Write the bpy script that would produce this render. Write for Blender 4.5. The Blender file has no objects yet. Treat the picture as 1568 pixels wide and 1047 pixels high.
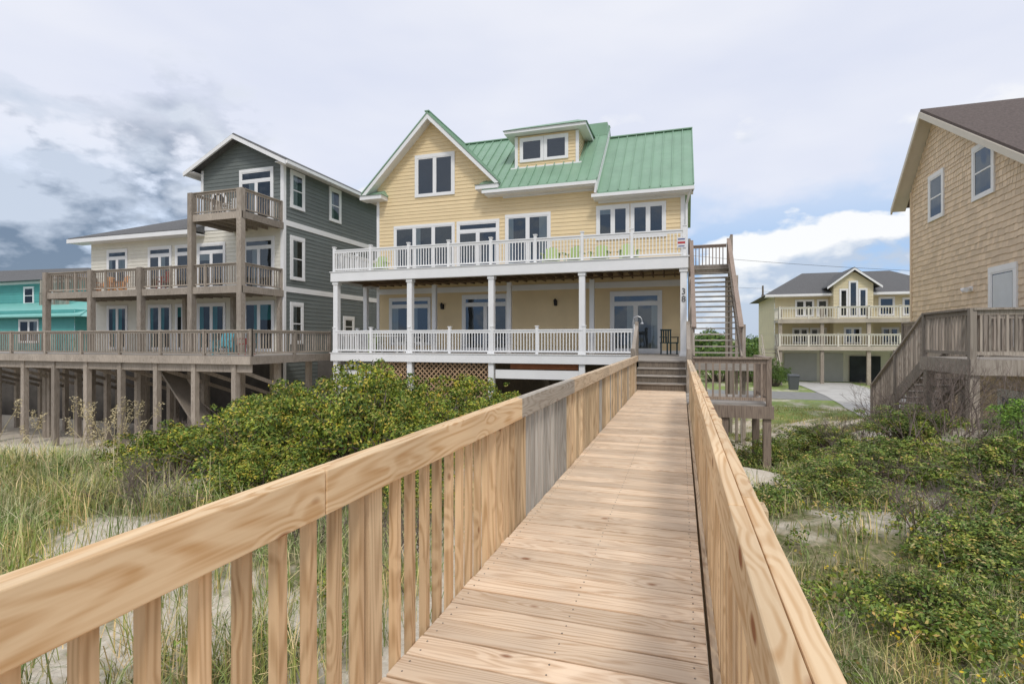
import bpy, math, random
import numpy as np
from mathutils import Vector, Matrix
random.seed(7); rng=np.random.default_rng(7)
scene=bpy.context.scene
COL=scene.collection

# ------------------------------------------------------------ helpers
class MB:
    def __init__(s): s.v=[]; s.f=[]
    def poly(s,pts):
        n=len(s.v); s.v+= [tuple(p) for p in pts]; s.f.append(tuple(range(n,n+len(pts))))
    def box(s,x0,x1,y0,y1,z0,z1):
        if x0>x1:x0,x1=x1,x0
        if y0>y1:y0,y1=y1,y0
        if z0>z1:z0,z1=z1,z0
        n=len(s.v)
        s.v+=[(x0,y0,z0),(x1,y0,z0),(x1,y1,z0),(x0,y1,z0),(x0,y0,z1),(x1,y0,z1),(x1,y1,z1),(x0,y1,z1)]
        for q in ((0,3,2,1),(4,5,6,7),(0,1,5,4),(1,2,6,5),(2,3,7,6),(3,0,4,7)): s.f.append(tuple(n+i for i in q))
    def hexa(s,p):
        n=len(s.v); s.v+=[tuple(q) for q in p]
        for q in ((0,3,2,1),(4,5,6,7),(0,1,5,4),(1,2,6,5),(2,3,7,6),(3,0,4,7)): s.f.append(tuple(n+i for i in q))
    def slab(s,q,t):
        """4 pts quad thickened downward (z) by t"""
        s.hexa([(p[0],p[1],p[2]-t) for p in q]+[tuple(p) for p in q])
    def beam(s,p0,p1,w,h):
        a=Vector(p0);b=Vector(p1);d=(b-a).normalized()
        up=Vector((0,0,1)) if abs(d.z)<.95 else Vector((0,1,0))
        r=d.cross(up).normalized(); u=r.cross(d).normalized()
        r*=w/2;u*=h/2
        s.hexa([a-r-u,a+r-u,b+r-u,b-r-u,a-r+u,a+r+u,b+r+u,b-r+u])
    def tube(s,p0,p1,r0,r1,n=8):
        a=Vector(p0);b=Vector(p1);d=(b-a).normalized()
        up=Vector((0,0,1)) if abs(d.z)<.9 else Vector((1,0,0))
        e=d.cross(up).normalized();g=e.cross(d)
        k=len(s.v)
        for c,r in((a,r0),(b,r1)):
            for i in range(n):
                t=2*math.pi*i/n; s.v.append(tuple(c+e*math.cos(t)*r+g*math.sin(t)*r))
        for i in range(n):
            j=(i+1)%n; s.f.append((k+i,k+j,k+n+j,k+n+i))
        s.f.append(tuple(k+i for i in range(n))[::-1]); s.f.append(tuple(k+n+i for i in range(n)))
    def obj(s,name,mat,parent=None,bevel=0):
        if not s.v: return None
        me=bpy.data.meshes.new(name); me.from_pydata(s.v,[],s.f); me.update()
        return mkobj(name,me,mat,parent,bevel)
def mkobj(name,me,mat,parent=None,bevel=0):
    o=bpy.data.objects.new(name,me); COL.objects.link(o)
    if mat and not me.materials: me.materials.append(mat)
    if parent:
        o.parent=parent; o.matrix_parent_inverse=Matrix.Translation(parent.location).inverted()
    if bevel:
        m=o.modifiers.new('bevel','BEVEL'); m.width=bevel; m.segments=2; m.limit_method='ANGLE'
    return o
def group(name,loc=(0,0,0)):
    e=bpy.data.objects.new(name,None); e.location=loc; e.empty_display_size=.3; COL.objects.link(e); return e
def fastmesh(name,V,k):
    V=np.asarray(V,dtype=np.float32).reshape(-1,3); n=len(V); nf=n//k
    me=bpy.data.meshes.new(name)
    me.vertices.add(n); me.vertices.foreach_set('co',V.ravel())
    me.loops.add(n); me.loops.foreach_set('vertex_index',np.arange(n,dtype=np.int32))
    me.polygons.add(nf); me.polygons.foreach_set('loop_start',np.arange(0,n,k,dtype=np.int32))
    try: me.polygons.foreach_set('loop_total',np.full(nf,k,dtype=np.int32))
    except Exception: pass
    me.update(calc_edges=True); me.validate(); return me
def sm(a,b,x):
    t=np.clip((x-a)/(b-a),0,1); return t*t*(3-2*t)

# ------------------------------------------------------------ materials
def nodes(name):
    m=bpy.data.materials.new(name); m.use_nodes=True; nt=m.node_tree
    b=nt.nodes['Principled BSDF']; return m,nt,b
def N(nt,t,**k):
    n=nt.nodes.new(t)
    for a,v in k.items(): setattr(n,a,v)
    return n
def mth(nt,op,a,b=None,c=None):
    n=N(nt,'ShaderNodeMath',operation=op)
    for i,x in enumerate((a,b,c)):
        if x is None: continue
        if isinstance(x,(int,float)): n.inputs[i].default_value=x
        else: nt.links.new(x,n.inputs[i])
    return n.outputs[0]
def mixc(nt,f,a,b,mode='MIX'):
    n=N(nt,'ShaderNodeMix',data_type='RGBA',blend_type=mode)
    for s,x in((n.inputs[0],f),(n.inputs[6],a),(n.inputs[7],b)):
        if isinstance(x,(int,float)): s.default_value=x
        elif isinstance(x,tuple): s.default_value=(x[0],x[1],x[2],1)
        else: nt.links.new(x,s)
    return n.outputs[2]
def noise(nt,vec,scale,detail=3,rough=.55):
    n=N(nt,'ShaderNodeTexNoise'); n.inputs['Scale'].default_value=scale; n.inputs['Detail'].default_value=detail
    n.inputs['Roughness'].default_value=rough
    if vec is not None: nt.links.new(vec,n.inputs['Vector'])
    return n.outputs['Fac']
def mapr(nt,x,a,b,c,d):
    n=N(nt,'ShaderNodeMapRange')
    nt.links.new(x,n.inputs[0])
    for i,q in enumerate((a,b,c,d)): n.inputs[i+1].default_value=q
    return n.outputs[0]
def gray(nt,x):
    n=N(nt,'ShaderNodeCombineColor')
    for i in range(3): nt.links.new(x,n.inputs[i])
    return n.outputs[0]
def M(name,col,rough=.6,var=.15,scale=2.5,bump=0,bs=40,spec=.35,isl=0,metal=0,stretch=None,dirt=None):
    m,nt,b=nodes(name); L=nt.links
    tc=N(nt,'ShaderNodeTexCoord').outputs['Object']
    v=tc
    if stretch:
        mp=N(nt,'ShaderNodeMapping'); mp.inputs['Scale'].default_value=stretch; L.new(tc,mp.inputs[0]); v=mp.outputs[0]
    f=mapr(nt,noise(nt,v,scale,3,.6),.25,.75,1-var,1+var)
    if isl:
        g=N(nt,'ShaderNodeNewGeometry').outputs['Random Per Island']
        f=mth(nt,'MULTIPLY',f,mapr(nt,g,0,1,1-isl,1+isl))
    c=mixc(nt,1.0,col,gray(nt,f),'MULTIPLY')
    if dirt:
        d=mapr(nt,noise(nt,tc,dirt[1],4,.65),.5,.75,0,dirt[2])
        c=mixc(nt,d,c,dirt[0])
    L.new(c,b.inputs['Base Color'])
    b.inputs['Roughness'].default_value=rough; b.inputs['Specular IOR Level'].default_value=spec; b.inputs['Metallic'].default_value=metal
    if bump:
        bn=N(nt,'ShaderNodeBump'); bn.inputs['Strength'].default_value=bump; bn.inputs['Distance'].default_value=.01
        L.new(noise(nt,tc,bs,2),bn.inputs['Height']); L.new(bn.outputs[0],b.inputs['Normal'])
    return m
def wood(name,c1,c2,axis,var=.2,knots=1.0,rings=150,rough=.65,gr=.8,gray_f=0,kd=.95,kr=(.09,.155)):
    m,nt,b=nodes(name); L=nt.links
    tc=N(nt,'ShaderNodeTexCoord').outputs['Object']
    rnd=N(nt,'ShaderNodeNewGeometry').outputs['Random Per Island']
    off=mth(nt,'MULTIPLY',rnd,43.0)
    cx=N(nt,'ShaderNodeCombineXYZ')
    for i in range(3): L.new(off,cx.inputs[i])
    ad=N(nt,'ShaderNodeVectorMath',operation='ADD'); L.new(tc,ad.inputs[0]); L.new(cx.outputs[0],ad.inputs[1])
    sc3=[7.0,7.0,7.0]; sc3[axis]=3.6
    sc=[5.0,5.0,5.0]; sc[axis]=.42
    mp=N(nt,'ShaderNodeMapping'); mp.inputs['Scale'].default_value=sc; L.new(ad.outputs[0],mp.inputs[0])
    n1=noise(nt,mp.outputs[0],1.0,2,.4)
    if knots:
        mp3=N(nt,'ShaderNodeMapping'); mp3.inputs['Scale'].default_value=sc3; L.new(ad.outputs[0],mp3.inputs[0])
        vo=N(nt,'ShaderNodeTexVoronoi'); vo.inputs['Scale'].default_value=kd; L.new(mp3.outputs[0],vo.inputs['Vector'])
        bend=mapr(nt,vo.outputs['Distance'],.0,.42,.09*knots,0)
        n1=mth(nt,'ADD',n1,bend)
    s=mth(nt,'SINE',mth(nt,'MULTIPLY',n1,float(rings)))
    g=mapr(nt,s,-.5,1,0,gr)
    sc2=[75.0,75.0,75.0]; sc2[axis]=2.2
    mp2=N(nt,'ShaderNodeMapping'); mp2.inputs['Scale'].default_value=sc2; L.new(ad.outputs[0],mp2.inputs[0])
    fine=noise(nt,mp2.outputs[0],1.0,1,.6)
    g2=mth(nt,'ADD',mth(nt,'MULTIPLY',g,mapr(nt,fine,.3,.7,.45,1.0)),mapr(nt,fine,.35,.75,-.06,.28))
    g2=mth(nt,'MINIMUM',mth(nt,'MAXIMUM',g2,0.0),1.0)
    c=mixc(nt,g2,c1,c2)
    fv=mapr(nt,rnd,0,1,1-var,1+var)
    fv=mth(nt,'MULTIPLY',fv,mapr(nt,noise(nt,ad.outputs[0],1.3,2),.3,.7,.86,1.1))
    c=mixc(nt,1.0,c,gray(nt,fv),'MULTIPLY')
    if gray_f:
        gn=mapr(nt,noise(nt,tc,2.1,2,.6),.48,.66,0,gray_f)
        c=mixc(nt,gn,c,(.36,.34,.31))
    if knots:
        k=mapr(nt,vo.outputs['Distance'],kr[0],kr[1],knots,0)
        c=mixc(nt,k,c,(c2[0]*.45,c2[1]*.27,c2[2]*.18))
    L.new(c,b.inputs['Base Color']); b.inputs['Roughness'].default_value=rough; b.inputs['Specular IOR Level'].default_value=.25
    return m
pineX=wood('pine_deck_boards',(.80,.63,.455),(.57,.385,.235),0,var=.15,gray_f=.14,knots=.8,kd=.8,kr=(.045,.105))
pineY=wood('pine_rail',(.79,.585,.36),(.58,.35,.165),1,var=.08)
pineZ=wood('pine_balusters',(.70,.50,.30),(.46,.29,.15),2,var=.18,knots=.8,kr=(.05,.10))
oldX=wood('weathered_x',(.42,.385,.34),(.27,.235,.20),0,var=.25,knots=0)
oldY=wood('weathered_y',(.50,.45,.38),(.33,.28,.22),1,var=.2,knots=.4)
oldZ=wood('weathered_z',(.38,.33,.275),(.225,.185,.15),2,var=.30,knots=0)
oldZlit=wood('weathered_light',(.46,.43,.385),(.30,.27,.23),2,var=.25,knots=0)
midZ=wood('aged_tan_z',(.62,.47,.30),(.38,.26,.15),2,var=.3,knots=0)
midY=wood('aged_tan_y',(.68,.54,.38),(.46,.33,.21),1,var=.12,knots=.5)
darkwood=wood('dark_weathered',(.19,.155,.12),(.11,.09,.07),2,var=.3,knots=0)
white=M('white_paint',(.82,.82,.82),.45,.04,1.5)
yellow=M('yellow_siding',(.80,.635,.385),.6,.05,1.2,isl=.03)
graysd=M('gray_siding',(.155,.175,.168),.65,.08,1.2,isl=.06)
cream=M('cream_siding',(.74,.71,.62),.65,.06,1.2,isl=.03)
tealsd=M('teal_siding',(.10,.36,.34),.65,.08,1.2,isl=.05)
tanshg=M('tan_shingles',(.74,.59,.43),.75,.08,2.5,isl=.11)
palesd=M('pale_yellow_siding',(.68,.60,.40),.65,.06,1.2,isl=.03)
green=M('green_metal_roof',(.235,.38,.265),.45,.10,1.2,spec=.4,dirt=((.30,.44,.33),1.4,.5))
shing=M('asphalt_shingles',(.13,.13,.13),.9,.35,14,bump=.5,bs=60)
shing2=M('brown_shingles',(.12,.095,.085),.9,.35,14,bump=.5,bs=60)
black=M('black_metal',(.02,.02,.02),.4,.1,3)
steel=M('galvanised_metal',(.45,.46,.47),.35,.1,6,metal=.8)
roomdark=M('dark_interior',(.035,.041,.048),.7,.4,1.2)  # near-black paint standing in for the gloom of rooms and openings
curt=M('curtain_fabric',(.50,.51,.50),.9,.12,3,stretch=(9,9,.4))
tealcurt=M('teal_curtain',(.12,.42,.42),.9,.12,3,stretch=(9,9,.4))
concrete=M('concrete',(.52,.51,.48),.85,.12,1.2,dirt=((.32,.30,.26),.8,.5))
def glassmat():
    m=bpy.data.materials.new('window_glass'); m.use_nodes=True; nt=m.node_tree; nt.nodes.clear(); L=nt.links
    o=N(nt,'ShaderNodeOutputMaterial'); mx=N(nt,'ShaderNodeMixShader'); t=N(nt,'ShaderNodeBsdfTransparent'); g=N(nt,'ShaderNodeBsdfGlossy')
    t.inputs[0].default_value=(.62,.68,.70,1); g.inputs['Color'].default_value=(.70,.78,.88,1); g.inputs['Roughness'].default_value=.03
    fr=N(nt,'ShaderNodeFresnel'); fr.inputs[0].default_value=1.45
    f=mth(nt,'ADD',mth(nt,'MULTIPLY',fr.outputs[0],.8),.07)
    tc=N(nt,'ShaderNodeTexCoord').outputs['Object']
    bn=N(nt,'ShaderNodeBump'); bn.inputs['Strength'].default_value=.12; bn.inputs['Distance'].default_value=.05
    L.new(noise(nt,tc,1.6,1),bn.inputs['Height']); L.new(bn.outputs[0],g.inputs['Normal'])
    L.new(f,mx.inputs[0]); L.new(t.outputs[0],mx.inputs[1]); L.new(g.outputs[0],mx.inputs[2]); L.new(mx.outputs[0],o.inputs[0]); return m
glass=glassmat()
def leafmat(name,cols,transl=0,rough=.55,yel=.6,ysc=1.3):
    m,nt,b=nodes(name); L=nt.links
    r=N(nt,'ShaderNodeNewGeometry').outputs['Random Per Island']
    cr=N(nt,'ShaderNodeValToRGB'); L.new(r,cr.inputs[0])
    e=cr.color_ramp.elements
    while len(e)<len(cols): e.new(.5)
    for i,(p,c) in enumerate(cols): e[i].position=p; e[i].color=(c[0],c[1],c[2],1)
    tc=N(nt,'ShaderNodeTexCoord').outputs['Object']
    nn=noise(nt,tc,ysc,2)
    f=mapr(nt,nn,.3,.7,.6,1.35)
    c=mixc(nt,1.0,cr.outputs[0],gray(nt,f),'MULTIPLY')
    if yel:
        c=mixc(nt,mapr(nt,noise(nt,tc,ysc*2.3,1),.42,.62,0,yel),c,mixc(nt,1.0,c,(1.75,1.28,.75),'MULTIPLY'))
    L.new(c,b.inputs['Base Color']); b.inputs['Roughness'].default_value=rough; b.inputs['Specular IOR Level'].default_value=.3
    return m
leafA=leafmat('myrtle_leaves',[(0,(.05,.10,.02)),(.4,(.12,.20,.03)),(.75,(.26,.34,.045)),(1,(.44,.37,.11))],ysc=1.7,yel=.75)
leafB=leafmat('green_shrub_leaves',[(0,(.09,.20,.03)),(.5,(.19,.36,.05)),(1,(.34,.50,.09))],yel=.2)
leafD=leafmat('hedge_leaves',[(0,(.04,.09,.02)),(.5,(.09,.17,.03)),(1,(.17,.25,.05))],yel=.2)
leafC=leafmat('low_shrub_leaves',[(0,(.06,.105,.025)),(.45,(.14,.24,.045)),(.78,(.25,.35,.08)),(1,(.46,.37,.20))],yel=.7)
grassm=leafmat('dune_grass',[(0,(.13,.20,.06)),(.35,(.25,.34,.11)),(.62,(.42,.44,.22)),(1,(.66,.57,.38))],0,.7,yel=.5,ysc=.6)
oatm=leafmat('sea_oat_straw',[(0,(.50,.40,.22)),(1,(.70,.60,.38))],0,.8,yel=0)
twigm=M('twig_bark',(.19,.15,.13),.9,.3,8)
flowm=M('yellow_flowers',(.75,.55,.05),.6,.1,5)

# ------------------------------------------------------------ facade tools
def mp(o,pl,a,b,c):
    if o=='F': return (a,pl-b,c)
    if o=='R': return (pl+b,a,c)
    if o=='L': return (pl-b,a,c)
def fpoly(mb,o,pl,b,pts):
    q=[mp(o,pl,a,b,z) for a,z in pts]
    if o=='L': q=q[::-1]
    mb.poly(q)
def fbox(mb,o,pl,a0,a1,b0,b1,c0,c1):
    p=mp(o,pl,a0,b0,c0);q=mp(o,pl,a1,b1,c1); mb.box(p[0],q[0],p[1],q[1],p[2],q[2])
def lap(mb,o,pl,a0,a1,z0,z1,h=.17,clip=None):
    z=z0
    while z<z1-1e-4:
        t=min(z+h,z1)
        l0,r0=(a0,a1) if not clip else clip(z); l1,r1=(a0,a1) if not clip else clip(t)
        if r0-l0<.02: break
        mb.poly([mp(o,pl,l0,.022,z),mp(o,pl,r0,.022,z),mp(o,pl,r1,.003,t),mp(o,pl,l1,.003,t)])
        mb.poly([mp(o,pl,l0,.0,z+.0015),mp(o,pl,r0,.0,z+.0015),mp(o,pl,r0,.022,z),mp(o,pl,l0,.022,z)])
        z=t
def shakes(mb,o,pl,a0,a1,z0,z1,h=.19,clip=None):
    z=z0; r=random.Random(3)
    while z<z1-1e-4:
        t=min(z+h,z1)
        l,rr=(a0,a1) if not clip else clip((z+t)/2)
        a=l
        while a<rr-.01:
            w=min(r.uniform(.12,.26),rr-a); d=r.uniform(-.022,.012)
            mb.poly([mp(o,pl,a+.004,.028,z+d),mp(o,pl,a+w-.004,.028,z+d),mp(o,pl,a+w-.004,.004,t+.02),mp(o,pl,a+.004,.004,t+.02)])
            mb.poly([mp(o,pl,a+.004,.0,z+d),mp(o,pl,a+w-.004,.0,z+d),mp(o,pl,a+w-.004,.028,z+d),mp(o,pl,a+.004,.028,z+d)])
            a+=w
        z=t
class House:
    def __init__(s,name,loc): s.e=group(name,loc); s.b={}
    def __getitem__(s,k):
        if k not in s.b: s.b[k]=MB()
        return s.b[k]
    def finish(s,mats,bev={}):
        for k,mb in s.b.items(): mb.obj(k,mats[k],s.e,bev.get(k,0))
def window(H,o,pl,a0,a1,z0,z1,n=1,cross=False,mull=None,cur=.5,cas=.10,c='curtains',seed=0,transom=0):
    r=random.Random(seed+int(a0*100)); t=H['window_trim']
    fbox(t,o,pl,a0,a1,.0,.065,z1-cas*1.2,z1); fbox(t,o,pl,a0,a1,.0,.07,z0,z0+cas*.8)
    fbox(t,o,pl,a0,a0+cas,.0,.062,z0+cas*.8,z1-cas*1.2); fbox(t,o,pl,a1-cas,a1,.0,.062,z0+cas*.8,z1-cas*1.2)
    A0=a0+cas;A1=a1-cas;Z0=z0+cas*.8;Z1=z1-cas*1.2
    if transom:
        fbox(t,o,pl,A0,A1,.0,.058,Z1-transom-.08,Z1-transom)
        pane(H,o,pl,A0,A1,Z1-transom,Z1,False,0,c,r); Z1=Z1-transom-.08
    w=(A1-A0)/n
    for i in range(n):
        x0=A0+i*w;x1=x0+w
        if i: fbox(t,o,pl,x0-.04,x0+.04,.0,.055,Z0,Z1)
        pane(H,o,pl,x0+(.04 if i else 0),x1-(.04 if i<n-1 else 0),Z0,Z1,cross,cur,c,r)
def pane(H,o,pl,x0,x1,Z0,Z1,cross,cur,c,r):
    s=H['window_sash']; f=.05
    fbox(s,o,pl,x0,x1,.022,.053,Z1-f,Z1); fbox(s,o,pl,x0,x1,.022,.053,Z0,Z0+f)
    fbox(s,o,pl,x0,x0+f,.022,.051,Z0+f,Z1-f); fbox(s,o,pl,x1-f,x1,.022,.051,Z0+f,Z1-f)
    if cross: fbox(s,o,pl,x0+f,x1-f,.024,.052,(Z0+Z1)/2-.025,(Z0+Z1)/2+.025)
    fpoly(H['window_interior'],o,pl,.031,((x0+f,Z0+f),(x1-f,Z0+f),(x1-f,Z1-f),(x0+f,Z1-f)))  # flat dark pane behind the glass, painted as the unlit room
    q=r.random()
    if q<cur:
        k=r.choice((0,1,2)); g=(x1-x0)*r.uniform(.25,.42)
        if k==0: l,rr,b,t=x0+f,x0+f+g,Z0+f,Z1-f
        elif k==1: l,rr,b,t=x1-f-g,x1-f,Z0+f,Z1-f
        else: l,rr,b,t=x0+f,x1-f,Z1-f-(Z1-Z0)*r.uniform(.15,.5),Z1-f
        fpoly(H[c],o,pl,.034,((l,b),(rr,b),(rr,t),(l,t)))
    fpoly(H['window_glass'],o,pl,.040,((x0+f*.9,Z0+f*.9),(x1-f*.9,Z0+f*.9),(x1-f*.9,Z1-f*.9),(x0+f*.9,Z1-f*.9)))
def rail(mb,p0,p1,h=.95,sp=.125,pw=.035,top=(.10,.04),post=1.8,pwid=.10,ends=(1,1),low=.08,postx=.08,cap=None,postmb=None):
    a=Vector(p0);b=Vector(p1);d=b-a;Ln=Vector((d.x,d.y,0)).length
    mb.beam(a+Vector((0,0,h-top[1]/2)),b+Vector((0,0,h-top[1]/2)),top[0],top[1])
    mb.beam(a+Vector((0,0,h-top[1]-.045)),b+Vector((0,0,h-top[1]-.045)),.042,.084)
    mb.beam(a+Vector((0,0,low+.03)),b+Vector((0,0,low+.03)),.042,.06)
    n=max(1,int(Ln/sp))
    for i in range(1,n):
        p=a+d*(i/n); mb.box(p.x-pw/2,p.x+pw/2,p.y-pw/2,p.y+pw/2,p.z+low+.05,p.z+h-top[1]-.05)
    m=max(1,round(Ln/post)); pm=postmb or mb
    for i in range(m+1):
        if (i==0 and not ends[0]) or (i==m and not ends[1]): continue
        p=a+d*(i/m); w=pwid/2
        pm.box(p.x-w,p.x+w,p.y-w,p.y+w,p.z-.02,p.z+h+postx)
        if cap: pm.box(p.x-w-.02,p.x+w+.02,p.y-w-.02,p.y+w+.02,p.z+h+postx,p.z+h+postx+.035)
def lattice(mb,x0,x1,y,z0,z1,s=.16):
    w=x1-x0;h=z1-z0
    k=-h
    while k<w:
        a0=max(0,k);a1=min(w,k+h)
        if a1-a0>.03:
            mb.beam((x0+a0,y,z0+a0-k),(x0+a1,y,z0+a1-k),.012,.04)
            mb.beam((x0+a0,y+.014,z1-(a0-k)),(x0+a1,y+.014,z1-(a1-k)),.012,.04)
        k+=s
def metal_roof(mb,q,n):
    """q: eaveL,eaveR,ridgeR,ridgeL ; ribs from eave to ridge"""
    mb.slab(q,.06)
    a,b,c,d=[Vector(p) for p in q]
    nn=(b-a).cross(d-a).normalized()
    if nn.z<0: nn=-nn
    for i in range(n+1):
        t=i/n; p=a.lerp(b,t)+nn*.02; r=d.lerp(c,t)+nn*.02
        mb.beam(p,r,.035,.07)

# ------------------------------------------------------------ ground
def gh(x,y):
    x=np.asarray(x,float);y=np.asarray(y,float)
    z=1.15*(1-sm(7,20,y))
    z=z-1.45*sm(-5,-13,x)*sm(4,14,y)*(1-sm(26,36,y))
    z=z+.9*sm(2,5,x)*sm(7,12,y)*(1-sm(17,26,y))
    near=1-sm(18,40,np.abs(y)+np.abs(x)*.4)
    z=z+near*(.09*np.sin(x*1.3+y*.7)+.07*np.sin(x*.6-y*1.9+1)+.035*np.sin(x*3.1+y*2.3))
    return z
def veg(x,y):
    n=.58+.25*np.sin(x*1.1+y*.9+.5)+.2*np.sin(x*2.3-y*1.7)+.15*np.sin(x*.5+y*2.9+2)
    v=np.clip(n*1.2,0.22,1)
    v=v*(1-.93*np.exp(-((x+1.7)/.85)**2)*(1-sm(5,9,y)))
    v=v*(1-.97*sm(-8.5,-11,x)*sm(9,12,y)*(1-sm(34,40,y)))
    v=v*(1-np.exp(-(((x-2.6)/1.5)**2+((y-17.4)/1.8)**2)))
    v=v*(1-.92*np.exp(-(((x-3.0)/2.0)**2+((y-2.2)/.9)**2)))
    v=v*(1-.8*sm(.9,.2,np.abs(x+.5)-.4)*(1-sm(15,18,y)))
    lawn=sm(20,24,y)*sm(-2,2,x)
    v=np.maximum(v,lawn*(.68+.25*np.sin(x*.9+y*.6)+.15*np.sin(x*2.2-y*.8)))
    return np.clip(v,0,1)
xs=np.unique(np.concatenate([np.linspace(-1500,-60,12),np.linspace(-60,-22,30),np.arange(-22,20,.22),np.linspace(20,60,26),np.linspace(60,1500,12)]))
ys=np.unique(np.concatenate([np.linspace(-600,-8,8),np.arange(-8,30,.22),np.linspace(30,90,40),np.linspace(90,1800,14)]))
X,Y=np.meshgrid(xs,ys); Z=gh(X,Y)
V=np.stack([X,Y,Z],-1).reshape(-1,3); nx=len(xs);ny=len(ys)
ii=np.arange(nx*ny).reshape(ny,nx)
F=np.stack([ii[:-1,:-1],ii[:-1,1:],ii[1:,1:],ii[1:,:-1]],-1).reshape(-1,4)
me=bpy.data.meshes.new('ground'); me.from_pydata(V.tolist(),[],F.tolist()); me.update()
at=me.attributes.new('veg','FLOAT','POINT'); at.data.foreach_set('value',veg(X,Y).ravel().astype(np.float32))
for p in me.polygons: p.use_smooth=True
gm,nt,b=nodes('dune_ground'); L=nt.links
a=N(nt,'ShaderNodeAttribute',attribute_name='veg').outputs['Fac']; tc=N(nt,'ShaderNodeTexCoord').outputs['Object']
sep=N(nt,'ShaderNodeSeparateXYZ'); L.new(tc,sep.inputs[0])
n1=noise(nt,tc,2.2,4,.65); n2=noise(nt,tc,14,3,.7)
f=mapr(nt,mth(nt,'ADD',a,mth(nt,'MULTIPLY',mth(nt,'SUBTRACT',n1,.5),1.8)),.38,.80,0,1)
sand=mixc(nt,mapr(nt,n2,.3,.7,0,1),(.74,.68,.58),(.58,.51,.41))
litter=mixc(nt,mapr(nt,n2,.35,.65,0,1),(.12,.145,.05),(.31,.265,.17))
lawn=mixc(nt,mapr(nt,n1,.35,.65,0,1),(.16,.27,.06),(.33,.36,.15))
lf=mapr(nt,sep.outputs['Y'],18,24,0,1)
c=mixc(nt,f,sand,mixc(nt,lf,litter,lawn))
L.new(c,b.inputs['Base Color']); b.inputs['Roughness'].default_value=.95; b.inputs['Specular IOR Level'].default_value=.1
bn=N(nt,'ShaderNodeBump'); bn.inputs['Strength'].default_value=.6; bn.inputs['Distance'].default_value=.04
L.new(n2,bn.inputs['Height']); L.new(bn.outputs[0],b.inputs['Normal'])
mkobj('ground',me,gm)

# driveway sheet
mb=MB(); pts=[(8.6,20.5,13.6,20.0),(7.6,25,11.6,25),(7.7,29,10.6,29.5),(8.3,36,11.8,36),(8.4,42,12.4,42),(8.4,47.6,12.6,47.6)]
for i in range(5):
    p=pts[i];q=pts[i+1]; K=6
    for k in range(K):
        t0=k/K;t1=(k+1)/K
        l=lambda t,j:p[j]+(q[j]-p[j])*t
        for m in range(4):
            s0=m/4;s1=(m+1)/4; c4=[]
            for (t,s) in((t0,s0),(t0,s1),(t1,s1),(t1,s0)):
                x=l(t,0)*(1-s)+l(t,2)*s;y=l(t,1)*(1-s)+l(t,3)*s; c4.append((x,y,float(gh(x,y))+.03))
            mb.poly(c4)
mb.obj('driveway',concrete)
mb=MB(); mb.box(-120,120,33.6,38.5,-.05,.012)
asph=M('asphalt',(.26,.26,.25),.9,.12,3)
mb.obj('road',asph)

# ------------------------------------------------------------ boardwalk
DZ=2.13
bw=group('wooden_boardwalk',(-.5,6,DZ))
mb=MB(); nails=MB(); y=-1.2; rr=random.Random(2)
while y<13.7:
    w=.138
    zz=DZ+rr.uniform(-.002,.002)
    dxl=rr.uniform(-.005,.005)
    sk=rr.uniform(-.003,.003)
    mb.hexa([(-1.068+dxl,y,zz-.036),(.100,y+sk,zz-.036),(.100,y+w+sk,zz-.036),(-1.068+dxl,y+w,zz-.036),(-1.068+dxl,y,zz),(.100,y+sk,zz),(.100,y+w+sk,zz),(-1.068+dxl,y+w,zz)])
    if y<7:
        for xx in(-1.02,-.49,.05):
            for dy in(.035,.1):
                nails.tube((xx+rr.uniform(-.006,.006),y+dy,zz-.002),(xx,y+dy,zz+.0012),.0045,.0042,6)
    y+=w+rr.uniform(.007,.013)
mb.obj('deck_boards',pineX,bw,.004); nails.obj('screw_heads',M('dull_screws',(.24,.20,.16),.5,.1),bw)
mb=MB()
for xx in(-1.06,-.5,.05): mb.box(xx,xx+.038,-1.2,13.7,DZ-.235,DZ-.0385)
mb.obj('joists',oldY,bw)
mb=MB()
yy=-.8
while yy<13.6:
    for xx in(-1.16,.14):
        mb.box(xx,xx+.14,yy,yy+.14,float(gh(xx,yy))-.3,DZ-.25)
    mb.box(-1.2,.32,yy+.145,yy+.185,DZ-.46,DZ-.24)
    yy+=2.6
mb.obj('support_posts',oldZ,bw)
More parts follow.
